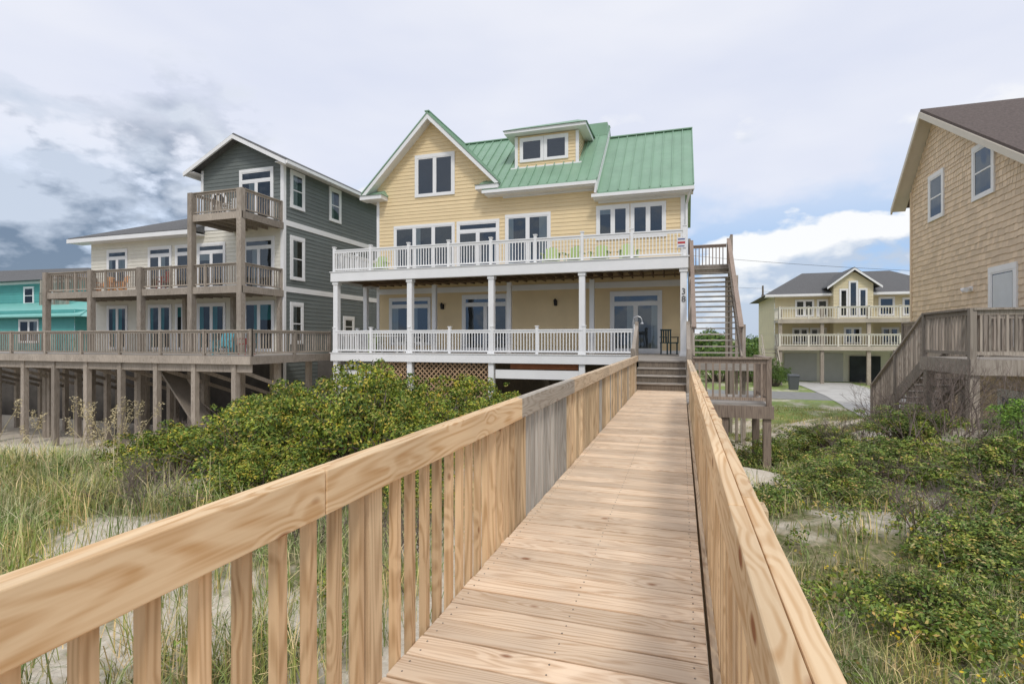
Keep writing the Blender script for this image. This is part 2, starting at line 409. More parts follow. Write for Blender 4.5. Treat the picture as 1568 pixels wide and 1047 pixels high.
def side(s,name):
    if s<0: e=-1.032; sg=-1
    else: e=.108; sg=1
    f0=e; f1=e+sg*.038; g0=e+sg*.0400; g1=e+sg*.078; p1=e+sg*.129
    Yend=13.6 if s<0 else 11.2
    segs=([(-1.2,1.36),(1.36,3.45),(3.45,5.3),(5.3,8.0),(8.0,10.8),(10.8,Yend)] if s<0 else [(-1.2,1.38),(1.38,4.2),(4.2,7.0),(7.0,9.4),(9.4,Yend)])
    new=MB();old=MB();mid=MB()
    for k,(a0,a1) in enumerate(segs):
        t=new
        if s<0 and k==2: t=old
        if s<0 and k>=3: t=mid
        if s>0 and k>=3: t=mid
        t.box(f0,f1,a0+.0025,a1-.0025,DZ+.735,DZ+.872)
        t.box(g0,g1,a0+.09,a1+.09-.004 if k<len(segs)-1 else a1,DZ+.785,DZ+.869)
    new.obj(name+'_rail_new',pineY,bw,.004); old.obj(name+'_rail_gray',oldY,bw,.004); mid.obj(name+'_rail_aged',midY,bw,.004)
    bn_=MB();bo=MB();bm=MB(); y=-1.1; r=random.Random(5+s)
    while y<Yend-.05:
        t=bn_
        if s<0 and y>3.6: t=bo if y<5.1 and r.random()<.85 else (bm if r.random()<.85 else bo)
        if s>0 and y>6.5: t=bm
        if abs(((y+.1+.9)%1.8)-.9)<.075: y+=.128; continue
        dx=r.uniform(-.002,.002); lean=r.uniform(-.004,.004)
        x0,x1=sorted((g0+dx,g1-sg*.002+dx))
        zb=DZ-.19+r.uniform(-.02,.02); zt=DZ+.784
        t.hexa([(x0,y,zb),(x1,y,zb),(x1,y+.036,zb),(x0,y+.036,zb),(x0,y+lean,zt),(x1,y+lean,zt),(x1,y+.036+lean,zt),(x0,y+.036+lean,zt)])
        y+=.128
    bn_.obj(name+'_balusters_new',pineZ,bw,.002); bo.obj(name+'_balusters_gray',oldZlit,bw); bm.obj(name+'_balusters_aged',midZ,bw)
    pn=MB();po=MB()
    y=1.70-1.8
    while y<Yend+.1:
        x0,x1=sorted((g0+sg*.001,p1))
        t=pn if y<3 or s>0 else (po if int(y)%2 else pn)
        t.box(x0,x1,y-.0445,y+.0445,DZ-.5,DZ+.783); y+=1.8
    pn.obj(name+'_posts',midZ,bw,.003); po.obj(name+'_posts_aged',midZ,bw,.003)
    rb=MB(); x0,x1=sorted((g0-sg*.002,g0-sg*.03))
    rb.box(x0,x1,-1.2,Yend,DZ-.22,DZ-.04); rb.obj(name+'_rim',midY,bw)
side(-1,'left'); side(1,'right')
pl=MB()
y=11.32
while y<13.2:
    pl.box(.106,1.66,y,y+.138,DZ-.036,DZ-.001); y+=.1445
pl.obj('platform_boards',oldX,bw)
pr=MB()
rail(pr,(.22,11.3,DZ),(1.62,11.3,DZ),h=.93,sp=.125,pw=.036,top=(.14,.038),post=1.6,pwid=.09,postx=-.04)
rail(pr,(1.62,11.35,DZ),(1.62,13.1,DZ),h=.93,sp=.125,pw=.036,top=(.14,.038),post=1.8,pwid=.09,postx=-.04,ends=(0,1))
pr.box(.1,1.7,11.22,11.26,DZ-.26,DZ-.02); pr.box(1.66,1.70,11.265,13.3,DZ-.26,DZ-.02)
for (xx,yy) in((1.52,11.27),(1.52,12.9),(.75,11.27)):
    pr.box(xx,xx+.14,yy,yy+.14,float(gh(xx,yy))-.3,DZ-.04)
pr.obj('platform_railing',wood('platform_brown',(.33,.26,.205),(.19,.145,.115),2,var=.25,knots=0),bw)
st=MB(); stg=MB()
for k in range(4):
    y0=13.72+k*.29; z=DZ+.18*(k+1)
    st.box(-1.12,.12,y0-.02,y0+.135,z-.036,z); st.box(-1.12,.12,y0+.142,y0+.292,z-.036,z-.001)
    stg.box(-1.10,.10,y0+.012,y0+.032,z-.18,z-.038)
st.obj('step_treads',oldX,bw,.003); stg.obj('step_risers',darkwood,bw)
PZ=2.85
ld=MB(); y=14.88
while y<18.7:
    ld.box(-1.45,1.95,y,y+.138,PZ-.036,PZ-.002); y+=.1445
ld.box(-1.45,1.95,14.84,14.876,PZ-.25,PZ-.01); ld.box(1.955,1.99,14.84,18.7,PZ-.25,PZ-.01)
for xx in(-1.4,.1,1.8):
    for yy in(15,18.2): ld.box(xx,xx+.13,yy,yy+.13,-.5,PZ-.26)
ld.obj('landing_deck',oldX,bw)
lr=MB()
for s in(-1.17,.17):
    lr.beam((s,13.6,DZ+.93),(s,14.86,PZ+.93),.09,.04)
    for k in range(9): 
        t=k/8.5; yy=13.65+1.2*t; zz=DZ+.72*t; lr.box(s-.018,s+.018,yy,yy+.036,zz+.08,zz+.92)
    lr.box(s-.045,s+.045,13.52,13.61,DZ-.4,DZ+1.05); lr.box(s-.045,s+.045,14.84,14.93,DZ,PZ+1.05)
rail(lr,(.2,14.93,PZ),(.2,16.4,PZ),h=.95,ends=(0,1),pwid=.09,postx=.05)
lr.obj('step_railing',oldZ,bw)

# ------------------------------------------------------------ main yellow house
H=House('yellow_beach_house',(-6.9,25,0))
YW=22.1
S=H['siding']
lap(S,'F',YW,-13.86,.1,PZ-.05,9.4)
lap(S,'F',YW,-13.86,-3.35,9.4,9.75)
def clipg(z):
    return (max(-13.86,-10.95-(13.55-z)), min(-7.6,-10.95+(13.55-z)))
lap(S,'F',YW,-13.86,-7.6,9.75,13.5,clip=clipg)
lap(S,'R',.1,YW,31,0,9.4); lap(S,'L',-13.86,YW,31,0,10.2)
def clipr(z): k=(z-9.4)/.92; return (21.9+k,29.3-k)
lap(S,'R',.1,0,0,9.4,12.9,clip=clipr)
U=H['underhouse_wall']; U.box(-13.7,0,24.5,24.6,-.6,PZ-.3)  # added dark backdrop, its colour stands for the shade below the porch
H['back_wall'].box(-13.8,.05,30.9,31,0,10)
T=H['trim']
fbox(T,'F',YW,-13.88,-13.74,0,.045,PZ,10.2); fbox(T,'F',YW,-.03,.14,0,.045,PZ,9.3)
fbox(T,'F',YW,-13.74,-.03,0,.04,PZ-.05,PZ+.12)
fbox(T,'F',YW,-13.74,-.03,0,.045,5.55,5.8)
fbox(T,'F',YW,-3.3,-.03,0,.05,9.08,9.22); fbox(T,'F',YW,-7.5,-3.4,0,.05,9.64,9.78)
W=H
window(W,'F',YW,-11.84,-9.82,10.02,11.98,2,cas=.13,cur=.0)
window(W,'F',YW,-12.95,-9.82,6.45,8.76,3,cas=.10,cur=.6,seed=1)
window(W,'F',YW,-9.72,-7.67,6.25,8.76,2,cas=.11,cur=.2,transom=.3)
window(W,'F',YW,-7.40,-5.34,6.25,8.90,2,cas=.11,cur=.9,seed=4)
window(W,'F',YW,-3.39,-2.02,7.55,8.98,2,cas=.11,cur=.25); window(W,'F',YW,-1.99,-.586,7.55,8.98,2,cas=.11,cur=.25)
window(W,'F',YW,-13.2,-11.03,3.15,5.38,2,cas=.10,cur=.9,transom=.25,seed=3)
window(W,'F',YW,-9.46,-7.2,2.9,5.43,2,cas=.13,cur=.5,transom=.25,seed=9)
window(W,'F',YW,-2.82,-.74,2.9,5.40,2,cas=.13,cur=.35,transom=.32,seed=6)
# gable roof
gx,gz=-10.95,13.72; R=H['metal_roof']
sl=3.42
def gslab(mb,yf,yb,t,drop=0,side=0):
    for sgn in(-1,1):
        a=(gx,yf,gz-drop);b_=(gx,yb,gz-drop);c_=(gx+sgn*sl,yb,gz-sl-drop);d_=(gx+sgn*sl,yf,gz-sl-drop)
        mb.slab([d_,c_,b_,a],t)
for sgn in(-1,1):
    metal_roof(R,[(gx+sgn*sl,21.62,gz-sl),(gx+sgn*sl,30.8,gz-sl),(gx,30.8,gz),(gx,21.62,gz)],20)
    R.hexa([(gx,21.52,gz-.07),(gx+sgn*(sl+.03),21.52,gz-sl-.07),(gx+sgn*(sl+.03),21.62,gz-sl-.07),(gx,21.62,gz-.07),
            (gx,21.52,gz+.0),(gx+sgn*(sl+.03),21.52,gz-sl+.0),(gx+sgn*(sl+.03),21.615,gz-sl+.0),(gx,21.615,gz+.0)])
gslab(T,21.66,31,.15,.065)
for sgn in(-1,1):
    T.hexa([(gx,21.55,gz-.31),(gx+sgn*(sl+.0),21.55,gz-sl-.29),(gx+sgn*(sl+.0),21.64,gz-sl-.29),(gx,21.64,gz-.31),
            (gx,21.55,gz-.075),(gx+sgn*(sl+.0),21.55,gz-sl-.075),(gx+sgn*(sl+.0),21.64,gz-sl-.075),(gx,21.64,gz-.075)])
R.beam((gx,21.5,gz+.02),(gx,31,gz+.02),.22,.05)
for (xa,xb) in((-14.45,-13.3),(-8.6,-7.55)):
    T.box(xa,xb,21.5,22.1,9.98,10.17)
    R.hexa([(xa-.05,21.45,10.175),(xb+.05,21.45,10.175),(xb+.05,22.1,10.175),(xa-.05,22.1,10.175),(xa+.1,21.6,10.20),(xb-.1,21.6,10.20),(xb-.15,22.1,10.5),(xa+.15,22.1,10.5)])
metal_roof(R,[(-8.3,21.55,9.97),(-3.28,21.55,9.97),(-3.28,25.6,13.62),(-8.3,25.6,13.62)],12)
metal_roof(R,[(-10.95,22.25,10.6),(-8.31,22.25,10.6),(-8.31,25.6,13.62),(-10.95,25.6,13.62)],6)
R.slab([(-10.95,29.6,9.97),(-3.28,29.6,9.97),(-3.28,25.62,13.62),(-10.95,25.62,13.62)],.06)
R.beam((-10.9,25.6,13.64),(-3.26,25.6,13.64),.24,.05)
T.slab([(-8.28,21.62,9.95),(-3.32,21.62,9.95),(-3.32,25.5,13.45),(-8.28,25.5,13.45)],.12)
T.box(-8.28,-3.3,21.46,21.6,9.77,9.9)
T.box(-8.2,-3.32,21.6,22.1,9.72,9.78)
T.hexa([(-3.31,21.6,9.35),(-3.27,21.6,9.35),(-3.27,25.5,12.9),(-3.31,25.5,12.9),(-3.31,21.6,9.88),(-3.27,21.6,9.88),(-3.27,25.5,13.46),(-3.31,25.5,13.46)])
metal_roof(R,[(-3.26,21.55,9.42),(.46,21.55,9.42),(.46,25.6,13.08),(-3.26,25.6,13.08)],9)
R.slab([(-3.26,29.65,9.42),(.46,29.65,9.42),(.46,25.62,13.08),(-3.26,25.62,13.08)],.06)
R.beam((-3.3,25.6,13.1),(.48,25.6,13.1),.24,.05)
T.box(-3.5,.48,21.46,21.6,9.21,9.34); T.box(-3.45,.44,21.6,22.1,9.16,9.22)
T.hexa([(.40,21.6,9.16),(.45,21.6,9.16),(.45,25.6,12.82),(.40,25.6,12.82),(.40,21.6,9.35),(.45,21.6,9.35),(.45,25.6,13.0),(.40,25.6,13.0)])
T.beam((.32,21.6,9.2),(.2,22.0,8.8),.08,.07); T.box(.15,.24,21.97,22.06,6.2,8.82)
T.beam((-3.3,21.5,9.75),(-3.36,21.54,9.4),.08,.07)
# dormer
lap(S,'F',22.95,-7.2,-4.3,11.15,12.62,h=.15)
for o,px_ in(('R',-4.3),('L',-7.2)):
    z=11.2
    while z<12.6:
        yb=21.55+(z-9.97)/.901+.2
        S.poly([mp(o,px_,22.95,.02,z),mp(o,px_,max(yb,22.96),.02,z),mp(o,px_,max(yb+.17,22.96),.003,z+.15),mp(o,px_,22.95,.003,z+.15)]); z+=.15
fbox(T,'F',22.95,-7.22,-7.08,0,.04,11.15,12.6); fbox(T,'F',22.95,-4.42,-4.28,0,.04,11.15,12.6)
fbox(T,'F',22.95,-7.4,-4.1,0,.10,11.12,11.2)
window(W,'F',22.95,-6.98,-5.87,11.42,12.52,1,cas=.1,cur=0); window(W,'F',22.95,-5.86,-4.75,11.42,12.52,1,cas=.1,cur=0)
T.box(-7.6,-3.9,22.5,25.0,12.64,12.77)
R2=H['dormer_roof']
R2.hexa([(-7.66,22.44,12.775),(-3.84,22.44,12.775),(-3.84,25.3,12.9),(-7.66,25.3,12.9),(-7.2,22.9,13.0),(-4.35,22.9,13.05),(-4.35,25.3,13.3),(-7.2,25.3,13.25)])
R2.box(-4.36,-3.3,24.9,25.58,13.0,13.6)
# porches ---------------------------------
YF=18.8; cols=[-13.80,-10.33,-6.87,-3.40,.07]
UZ=6.21
T2=H['porch_frame']
for x in cols:
    T2.box(x-.105,x+.105,YF-.02,YF+.19,-.8,UZ-.38)
    T2.box(x-.135,x+.135,YF-.05,YF+.22,UZ-.50,UZ-.385); T2.box(x-.135,x+.135,YF-.05,YF+.22,PZ+.001,PZ+.10)
    if x<0: T2.box(x-.09,x+.09,20.95,21.13,PZ,UZ-.4)
T2.box(-13.98,.22,YF-.10,YF-.06,UZ-.38,UZ+.0); T2.box(-13.98,-13.94,YF-.055,YW,UZ-.38,UZ); T2.box(.18,.22,YF-.055,YW,UZ-.38,UZ)
T2.box(-14.02,.26,YF-.13,YF-.06,UZ+.003,UZ+.035)
T2.box(-13.98,-1.46,YF-.10,YF-.06,PZ-.32,PZ-.0); T2.box(-13.98,-13.94,YF-.055,YW,PZ-.32,PZ)
T2.box(-14.02,-1.46,YF-.13,YF-.06,PZ+.003,PZ+.03)
T2.box(-13.9,.15,YF+.2,YF+.3,UZ-.36,UZ-.10)
T2.box(-6.7,-3.5,YF+.02,YF+.07,1.95,2.28)
H['rust_beam'].box(-6.2,-3.6,YF+.3,YF+.42,2.30,2.5)
for k in range(6): T2.box(-13.6,-12.2,YF+.25,YF+.28,1.0+k*.24,1.17+k*.24)
T2.box(-12.2,-12.1,YF+.24,YF+.3,-.4,PZ-.3)
J=H['joists']; x=-13.8
while x<.1: J.box(x,x+.04,YF+.31,YW-.03,UZ-.30,UZ-.06); x+=.41
J.box(-13.9,.1,20.9,20.94,UZ-.36,UZ-.301)
DB=H['porch_floor']; y=YF-.05
while y<YW-.16:
    DB.box(-13.93,.17,y,y+.138,UZ-.035,UZ-.001); DB.box(-13.93,.17,y,y+.138,PZ-.036,PZ-.003); y+=.145
J2=H['lower_joists']; x=-13.8
while x<.1: J2.box(x,x+.04,YF+.0,YW,PZ-.28,PZ-.04); x+=.41
RL=H['porch_railing']
kw=dict(h=.94,sp=.115,pw=.032,top=(.09,.045),post=1.735,pwid=.10,postx=.10,cap=True,low=.09)
rail(RL,(-13.86,YF,UZ),(.10,YF,UZ),**kw); rail(RL,(-13.86,YF+.06,UZ),(-13.86,YW-.05,UZ),ends=(0,1),**kw); rail(RL,(.10,YF+.06,UZ),(.10,20.7,UZ),ends=(0,1),**kw)
rail(RL,(-13.86,YF+.01,PZ),(-1.55,YF+.01,PZ),**kw); rail(RL,(-13.86,YF+.07,PZ),(-13.86,YW-.05,PZ),ends=(0,1),**kw)
LT=H['lattice']
lattice(LT,-12.0,-10.5,YF+.1,.9,PZ-.33,.2); lattice(LT,-10.15,-7.0,YF+.1,.8,PZ-.33,.2)
PS=H['piles']
for x in(-12,-8.6,-5.1,-1.6):
    for y in(20.5,23.5): PS.box(x-.1,x+.1,y-.1,y+.1,-.8,PZ-.3)
LN=H['wall_lanterns']
for (x,z) in((-10.42,4.92),(-5.12,4.98)):
    LN.box(x-.06,x+.06,YW-.03,YW-.0,z-.12,z+.12); LN.beam((x,YW-.03,z+.08),(x,YW-.16,z+.14),.02,.02)
    LN.tube((x,YW-.16,z-.12),(x,YW-.16,z+.10),.045,.075,6); LN.tube((x,YW-.16,z+.10),(x,YW-.16,z+.18),.09,.01,6)
H.finish({'siding':yellow,'underhouse_wall':darkwood,'back_wall':yellow,'trim':white,'window_trim':white,'window_sash':white,'window_interior':roomdark,
 'curtains':curt,'window_glass':glass,'metal_roof':green,'dormer_roof':green,'porch_frame':white,'rust_beam':M('rust_wood',(.45,.17,.08),.8,.2),
 'joists':wood('joist_brown',(.22,.15,.09),(.13,.085,.05),1,knots=0),'lower_joists':darkwood,'porch_floor':oldX,'porch_railing':white,'lattice':wood('lattice_brown',(.50,.34,.21),(.34,.22,.13),0,knots=0),
 'piles':darkwood,'wall_lanterns':black},{})
numg=M('number_grey',(.12,.12,.12),.5,.1)
for k,ch in enumerate('38'):
    cu=bpy.data.curves.new('house_number','FONT'); cu.body=ch; cu.size=.29; cu.extrude=.008; cu.align_x='CENTER'
    o=bpy.data.objects.new('house_number_'+ch,cu); COL.objects.link(o); o.location=(.07,YF-.035,4.95-.26*k); o.rotation_euler=(math.pi/2,0,0)
    cu.materials.append(numg); o.parent=H.e; o.matrix_parent_inverse=Matrix.Translation(H.e.location).inverted()
sg=group('rental_sign',(-.1,18.6,6.9))
m1=MB(); m1.box(-.15,.15,YF-.085,YF-.065,UZ+.30,UZ+.66); m1.obj('sign_board',M('sign_white',(.75,.75,.76),.4,.03),sg)
m1=MB(); m1.box(-.12,.12,YF-.090,YF-.086,UZ+.44,UZ+.51); m1.obj('sign_red_band',M('sign_red',(.5,.05,.05),.4,.03),sg)
m1=MB(); m1.box(-.11,.11,YF-.090,YF-.086,UZ+.57,UZ+.61); m1.box(-.1,.1,YF-.090,YF-.086,UZ+.34,UZ+.37); m1.obj('sign_lettering',M('sign_blue',(.05,.08,.25),.4,.03),sg)
sh=group('outdoor_shower',(-1.5,17.5,PZ)); m1=MB()
pts=[(-1.38,16.2,PZ-.1),(-1.38,16.2,PZ+1.12)]+[(-1.38+.13-.13*math.cos(t),16.2,PZ+1.12+.13*math.sin(t)) for t in [k*math.pi/8 for k in range(1,8)]]+[(-1.12,16.2,PZ+1.08)]
for p,q in zip(pts,pts[1:]): m1.tube(p,q,.017,.017,8)
m1.tube((-1.12,16.2,PZ+1.08),(-1.12,16.2,PZ+1.03),.02,.06,10); m1.box(-1.43,-1.33,16.15,16.25,PZ-.9,PZ+.75); m1.obj('pipe',steel,sh)
# exterior stair
ES=House('exterior_staircase',(1,19,3)); m1=ES['stringers']; tr=ES['treads']; rl=ES['railings']
xa,xb=.36,1.66; y0,y1=16.7,21.0; n=18
for x in(xa,xb): m1.beam((x,y0-.1,PZ-.02),(x,y1,UZ-.12),.045,.28)
for k in range(1,n):
    t=k/n; yy=y0+(y1-y0)*t; zz=PZ+(UZ-PZ)*t; tr.box(xa+.03,xb-.03,yy-.14,yy+.13,zz-.038,zz)
for x in(xa,xb):
    rl.beam((x,y0-.1,PZ+.92),(x,y1,UZ+.92),.13,.045)
    rl.beam((x,y0,PZ+.80),(x,y1,UZ+.80),.04,.09)
    nb=30
    for k in range(nb):
        t=(k+.5)/nb; yy=y0+(y1-y0)*t; zz=PZ+(UZ-PZ)*t
        if x==xb: rl.box(x+.03,x+.065,yy-.018,yy+.018,zz-.1,zz+.86)
    for t in(0,.5,1):
        yy=y0+(y1-y0)*t; zz=PZ+(UZ-PZ)*t; m1.box(x+(.03 if x==xb else -.12),x+(.12 if x==xb else -.03),yy-.045,yy+.045,(-.4 if t<1 else -.5),zz+1.0)
tr.box(.24,1.8,21.0,22.6,UZ-.05,UZ-.005); m1.box(.24,1.8,20.98,21.02,UZ-.30,UZ-.055); m1.box(1.76,1.8,21.03,22.6,UZ-.3,UZ-.055)
rail(rl,(1.76,21.05,UZ),(1.76,22.55,UZ),h=1.0,pwid=.09,post=1.5); rail(rl,(.3,22.55,UZ),(1.7,22.55,UZ),h=1.0,pwid=.09,ends=(1,0))
for yy in(21.1,22.5): m1.box(1.66,1.8,yy,yy+.13,-.5,UZ-.3)
ES.finish({'stringers':oldZ,'treads':oldX,'railings':wood('reddish_weathered',(.34,.265,.215),(.21,.16,.13),2,var=.2,knots=0)})

# ------------------------------------------------------------ chairs
def chair(name,x,y,z,col,rot=0,s=1.0,kind='adi'):
    e=group(name,(x,y,z)); m1=MB()
    if kind=='adi':
        for k in range(5): m1.box(-.25,.25,-.25+k*.1,-.16+k*.1,.33-k*.018,.35-k*.018)
        for k in range(6):
            xx=-.24+k*.082; h=.52+.08*math.sin((k+.5)/6*math.pi)
            m1.hexa([(xx,.22,.27),(xx+.072,.22,.27),(xx+.072,.24,.27),(xx,.24,.27),(xx,.44,.27+h+.05),(xx+.072,.44,.27+h+.05),(xx+.072,.46,.27+h+.05),(xx,.46,.27+h+.05)])
        for sx in(-1,1):
            m1.box(sx*.34-.06,sx*.34+.06,-.3,.32,.55,.575); m1.box(sx*.31-.02,sx*.31+.02,-.27,-.18,0,.55); m1.beam((sx*.29,-.25,.30),(sx*.29,.42,.04),.025,.1); m1.box(sx*.31-.02,sx*.31+.02,.2,.28,.1,.55)
    else:
        m1.box(-.24,.24,-.24,.24,.42,.46)
        for k in range(5): m1.box(-.22+k*.1,-.17+k*.1,.2,.225,.46,.92)
        m1.box(-.24,.24,.195,.23,.9,.96)
        for sx in(-1,1):
            for sy in(-1,1): m1.box(sx*.21-.02,sx*.21+.02,sy*.21-.02,sy*.21+.02,0,.42)
            m1.box(sx*.25-.02,sx*.25+.02,-.24,.22,.64,.67); m1.box(sx*.25-.015,sx*.25+.015,-.23,-.19,.42,.64)
    me=bpy.data.meshes.new('chair'); c,sn=math.cos(rot),math.sin(rot)
    me.from_pydata([(x+s*(v[0]*c-v[1]*sn),y+s*(v[0]*sn+v[1]*c),z+s*v[2]) for v in m1.v],[],m1.f)
    mkobj('chair_frame',me,col,e); return e
lime=M('lime_paint',(.36,.48,.17),.5,.06); tealp=M('teal_paint',(.08,.34,.40),.5,.06); orange=M('orange_paint',(.65,.30,.10),.5,.06); chairw=M('white_plastic',(.7,.7,.68),.5,.05); redp=M('red_paint',(.30,.05,.05),.5,.05)
dkch=M('dark_chair',(.035,.07,.08),.5,.1)
for (x,y,z,m_,r,kd) in [(-4.9,20.3,UZ,lime,.15,'adi'),(-4.0,20.3,UZ,lime,-.1,'adi'),(-3.0,20.4,UZ,lime,0,'adi'),(-1.9,20.4,UZ,lime,.2,'adi'),(-12.6,20.2,UZ,lime,.2,'adi'),
    (-11.9,20.9,PZ,chairw,.3,'d'),(-12.9,20.4,PZ,lime,1.2,'d'),(-10.9,20.6,PZ,chairw,-1.3,'d'),(-.45,20.9,PZ,dkch,.6,'d'),
    (-17.9,17.0,2.8,tealp,.4,'adi'),(-16.8,17.1,2.8,redp,-.2,'d')]:
    chair('adirondack_chair' if kd=='adi' else 'patio_chair',x,y,z,m_,r,1.0,kd)
e=group('patio_table',(-12,20.0,PZ)); m1=MB(); m1.box(-12.6,-11.3,19.6,20.4,PZ+.70,PZ+.74)
for a_ in(-12.5,-11.4):
    for b_ in(19.7,20.3): m1.box(a_-.03,a_+.03,b_-.03,b_+.03,PZ,PZ+.70)
m1.obj('table_frame',chairw,e)

# ------------------------------------------------------------ gray neighbour
G=House('gray_beach_house',(-20,24,0))
gW=20.1
lap(G['gray_siding'],'F',gW,-22.5,-17.6,8.95,11.75,h=.19)
lap(G['gray_siding'],'F',gW,0,0,11.75,12.95,h=.19,clip=lambda z:(-20.05-(12.98-z)*2.05,-20.05+(12.98-z)*2.05))
lap(G['cream_siding'],'F',gW,-30.2,-17.6,2.7,8.75,h=.19)
lap(G['gray_siding'],'R',-17.6,gW,28.6,9.0,11.75,h=.19); lap(G['gray_siding'],'R',-17.6,gW,28.6,5.9,8.75,h=.19); lap(G['gray_siding'],'R',-17.6,gW,28.6,-.9,5.65,h=.19)
lap(G['gray_siding'],'L',-22.5,gW,28.6,8.0,11.75,h=.19); G['cream_siding'].box(-30.2,-22.5,28,28.1,0,8.6); lap(G['cream_siding'],'L',-30.2,gW,28,2.7,8.6,h=.19)
t=G['trim']
fbox(t,'R',-17.6,gW,28.6,0,.04,8.75,9.0); fbox(t,'R',-17.6,gW,28.6,0,.04,5.65,5.9); fbox(t,'F',gW,-22.5,-17.6,0,.04,8.75,8.95)
fbox(t,'R',-17.6,gW-.04,gW+.12,0,.045,-.9,11.7); fbox(t,'F',gW,-17.74,-17.56,0,.05,2.7,11.7); fbox(t,'F',gW,-22.52,-22.38,0,.05,9,11.7)
window(G,'F',gW,-20.14,-18.15,9.0,11.5,2,cas=.12,cur=.4,transom=.4)
window(G,'F',gW,-19.9,-18.1,5.75,8.25,2,cas=.12,cur=.4,transom=.3)
window(G,'F',gW,-19.9,-18.1,2.85,5.25,2,cas=.12,cur=1,c='teal_curtains')
for (x0,x1) in((-28.98,-27.5),(-26.04,-24.45),(-24.2,-23.2),(-22.76,-21.0)):
    window(G,'F',gW,x0,x1,5.9,8.15,2 if x1-x0>1.2 else 1,cas=.1,cur=.5,transom=.3); window(G,'F',gW,x0,x1,2.9,5.2,2,cas=.1,cur=1,c='teal_curtains')
for k in range(14):
    a0=math.pi*k/14;a1=math.pi*(k+1)/14; c0=(-21.42,9.95)
    for (r0,r1,b_,mm) in((.0,.42,.03,'window_interior'),(.42,.56,.06,'window_trim')):
        G[mm].poly([mp('F',gW,c0[0]+r0*math.cos(a0),b_,c0[1]+r0*1.3*math.sin(a0)),mp('F',gW,c0[0]+r1*math.cos(a0),b_,c0[1]+r1*1.3*math.sin(a0)),mp('F',gW,c0[0]+r1*math.cos(a1),b_,c0[1]+r1*1.3*math.sin(a1)),mp('F',gW,c0[0]+r0*math.cos(a1)-.0001,b_,c0[1]+r0*1.3*math.sin(a1))])
fbox(t,'F',gW,-22.0,-20.84,0,.06,9.0,9.95)
fbox(G['window_interior'],'F',gW,-21.86,-20.98,.061,.064,9.1,9.88)
G['window_trim'].box(-21.44,-21.4,gW-.075,gW-.03,9.1,10.4)
for (y0_,y1_,z0_,z1_) in((20.5,21.5,9.65,11.45),(23.4,24.4,9.65,11.45),(20.5,21.5,6.25,8.35),(20.5,21.4,3.2,5.2),(24.6,25.6,3.6,4.7)):
    window(G,'R',-17.6,y0_,y1_,z0_,z1_,1,cross=True,cas=.14,cur=.8)
rf=G['shingle_roof']
for sgn in(-1,1):
    rf.slab([(-20.05+sgn*3.0,19.6,11.62),(-20.05+sgn*3.0,29,11.62),(-20.05,29,13.12),(-20.05,19.6,13.12)],.10)
    t.hexa([(-20.05,19.52,12.84),(-20.05+sgn*3.02,19.52,11.34),(-20.05+sgn*3.02,19.6,11.34),(-20.05,19.6,12.84),(-20.05,19.52,13.03),(-20.05+sgn*3.02,19.52,11.53),(-20.05+sgn*3.02,19.6,11.53),(-20.05,19.6,13.03)])
    xe=-20.05+sgn*3.0; t.box(xe-.07,xe+.09,19.6,29,11.40,11.54); x0,x1=sorted((xe,-20.05+sgn*2.4)); t.box(x0,x1,19.6,29,11.5,11.53)
hx0,hx1,hy0,hy1,hz=-30.9,-22.3,19.4,28.6,8.75
rf.hexa([(hx0,hy0,hz-.1),(hx1,hy0,hz-.1),(hx1,hy1,hz-.1),(hx0,hy1,hz-.1),(hx0,hy0,hz),(hx1,hy0,hz),(hx1,hy1,hz),(hx0,hy1,hz)])
rf.hexa([(hx0,hy0,hz+.002),(hx1,hy0,hz+.002),(hx1,hy1,hz+.002),(hx0,hy1,hz+.002),(hx0+4.2,23.9,hz+1.9),(hx1,23.9,hz+1.9),(hx1,24.1,hz+1.9),(hx0+4.2,24.1,hz+1.9)])
t.box(hx0-.03,hx1+.1,hy0-.06,hy0-.0,hz-.26,hz-.06); t.box(hx0,hx1,hy0,gW,hz-.25,hz-.2)
dk=G['deck_boards'];fr=G['deck_frame'];rl=G['deck_railings']
def deck(x0,x1,y0,y1,z,rails):
    y=y0
    while y<y1-.1: dk.box(x0,x1,y,y+.14,z-.04,z); y+=.147
    fr.box(x0-.02,x1+.02,y0-.06,y0-.02,z-.30,z+.0); fr.box(x1+.003,x1+.05,y0-.018,y1,z-.30,z-.002); fr.box(x0-.05,x0-.003,y0-.018,y1,z-.30,z-.002)
    x=x0+.2
    while x<x1: fr.box(x,x+.045,y0,y1,z-.28,z-.045); x+=.6
    for (a_,b_) in rails: rail(rl,(a_[0],a_[1],z),(b_[0],b_[1],z),h=.98,sp=.14,pw=.036,top=(.14,.04),post=2.2,pwid=.10,postx=.02)
deck(-29.8,-17.6,17.7,20.05,5.7,[((-29.75,17.75),(-17.65,17.75)),((-17.65,17.8),(-17.65,20.0)),((-29.75,17.8),(-29.75,20.0))])
deck(-20.5,-17.6,17.7,20.05,8.84,[((-20.45,17.75),(-17.65,17.75)),((-17.65,17.8),(-17.65,20.0)),((-20.45,17.8),(-20.45,20.0))])
deck(-48,-14.95,15.4,20.05,2.8,[((-48,15.45),(-15.0,15.45)),((-15.0,15.5),(-15.0,20.0))])
for x,zt in((-17.7,9.8),(-20.4,9.8),(-23.4,6.7),(-26.6,6.7),(-29.7,6.7)):
    fr.box(x-.12,x+.12,17.58,17.82,-1.4,zt)
for x in(-17.7,-20.4,-23.4): fr.box(x-.09,x+.09,19.85,20.03,2.8,5.5)
x=-47
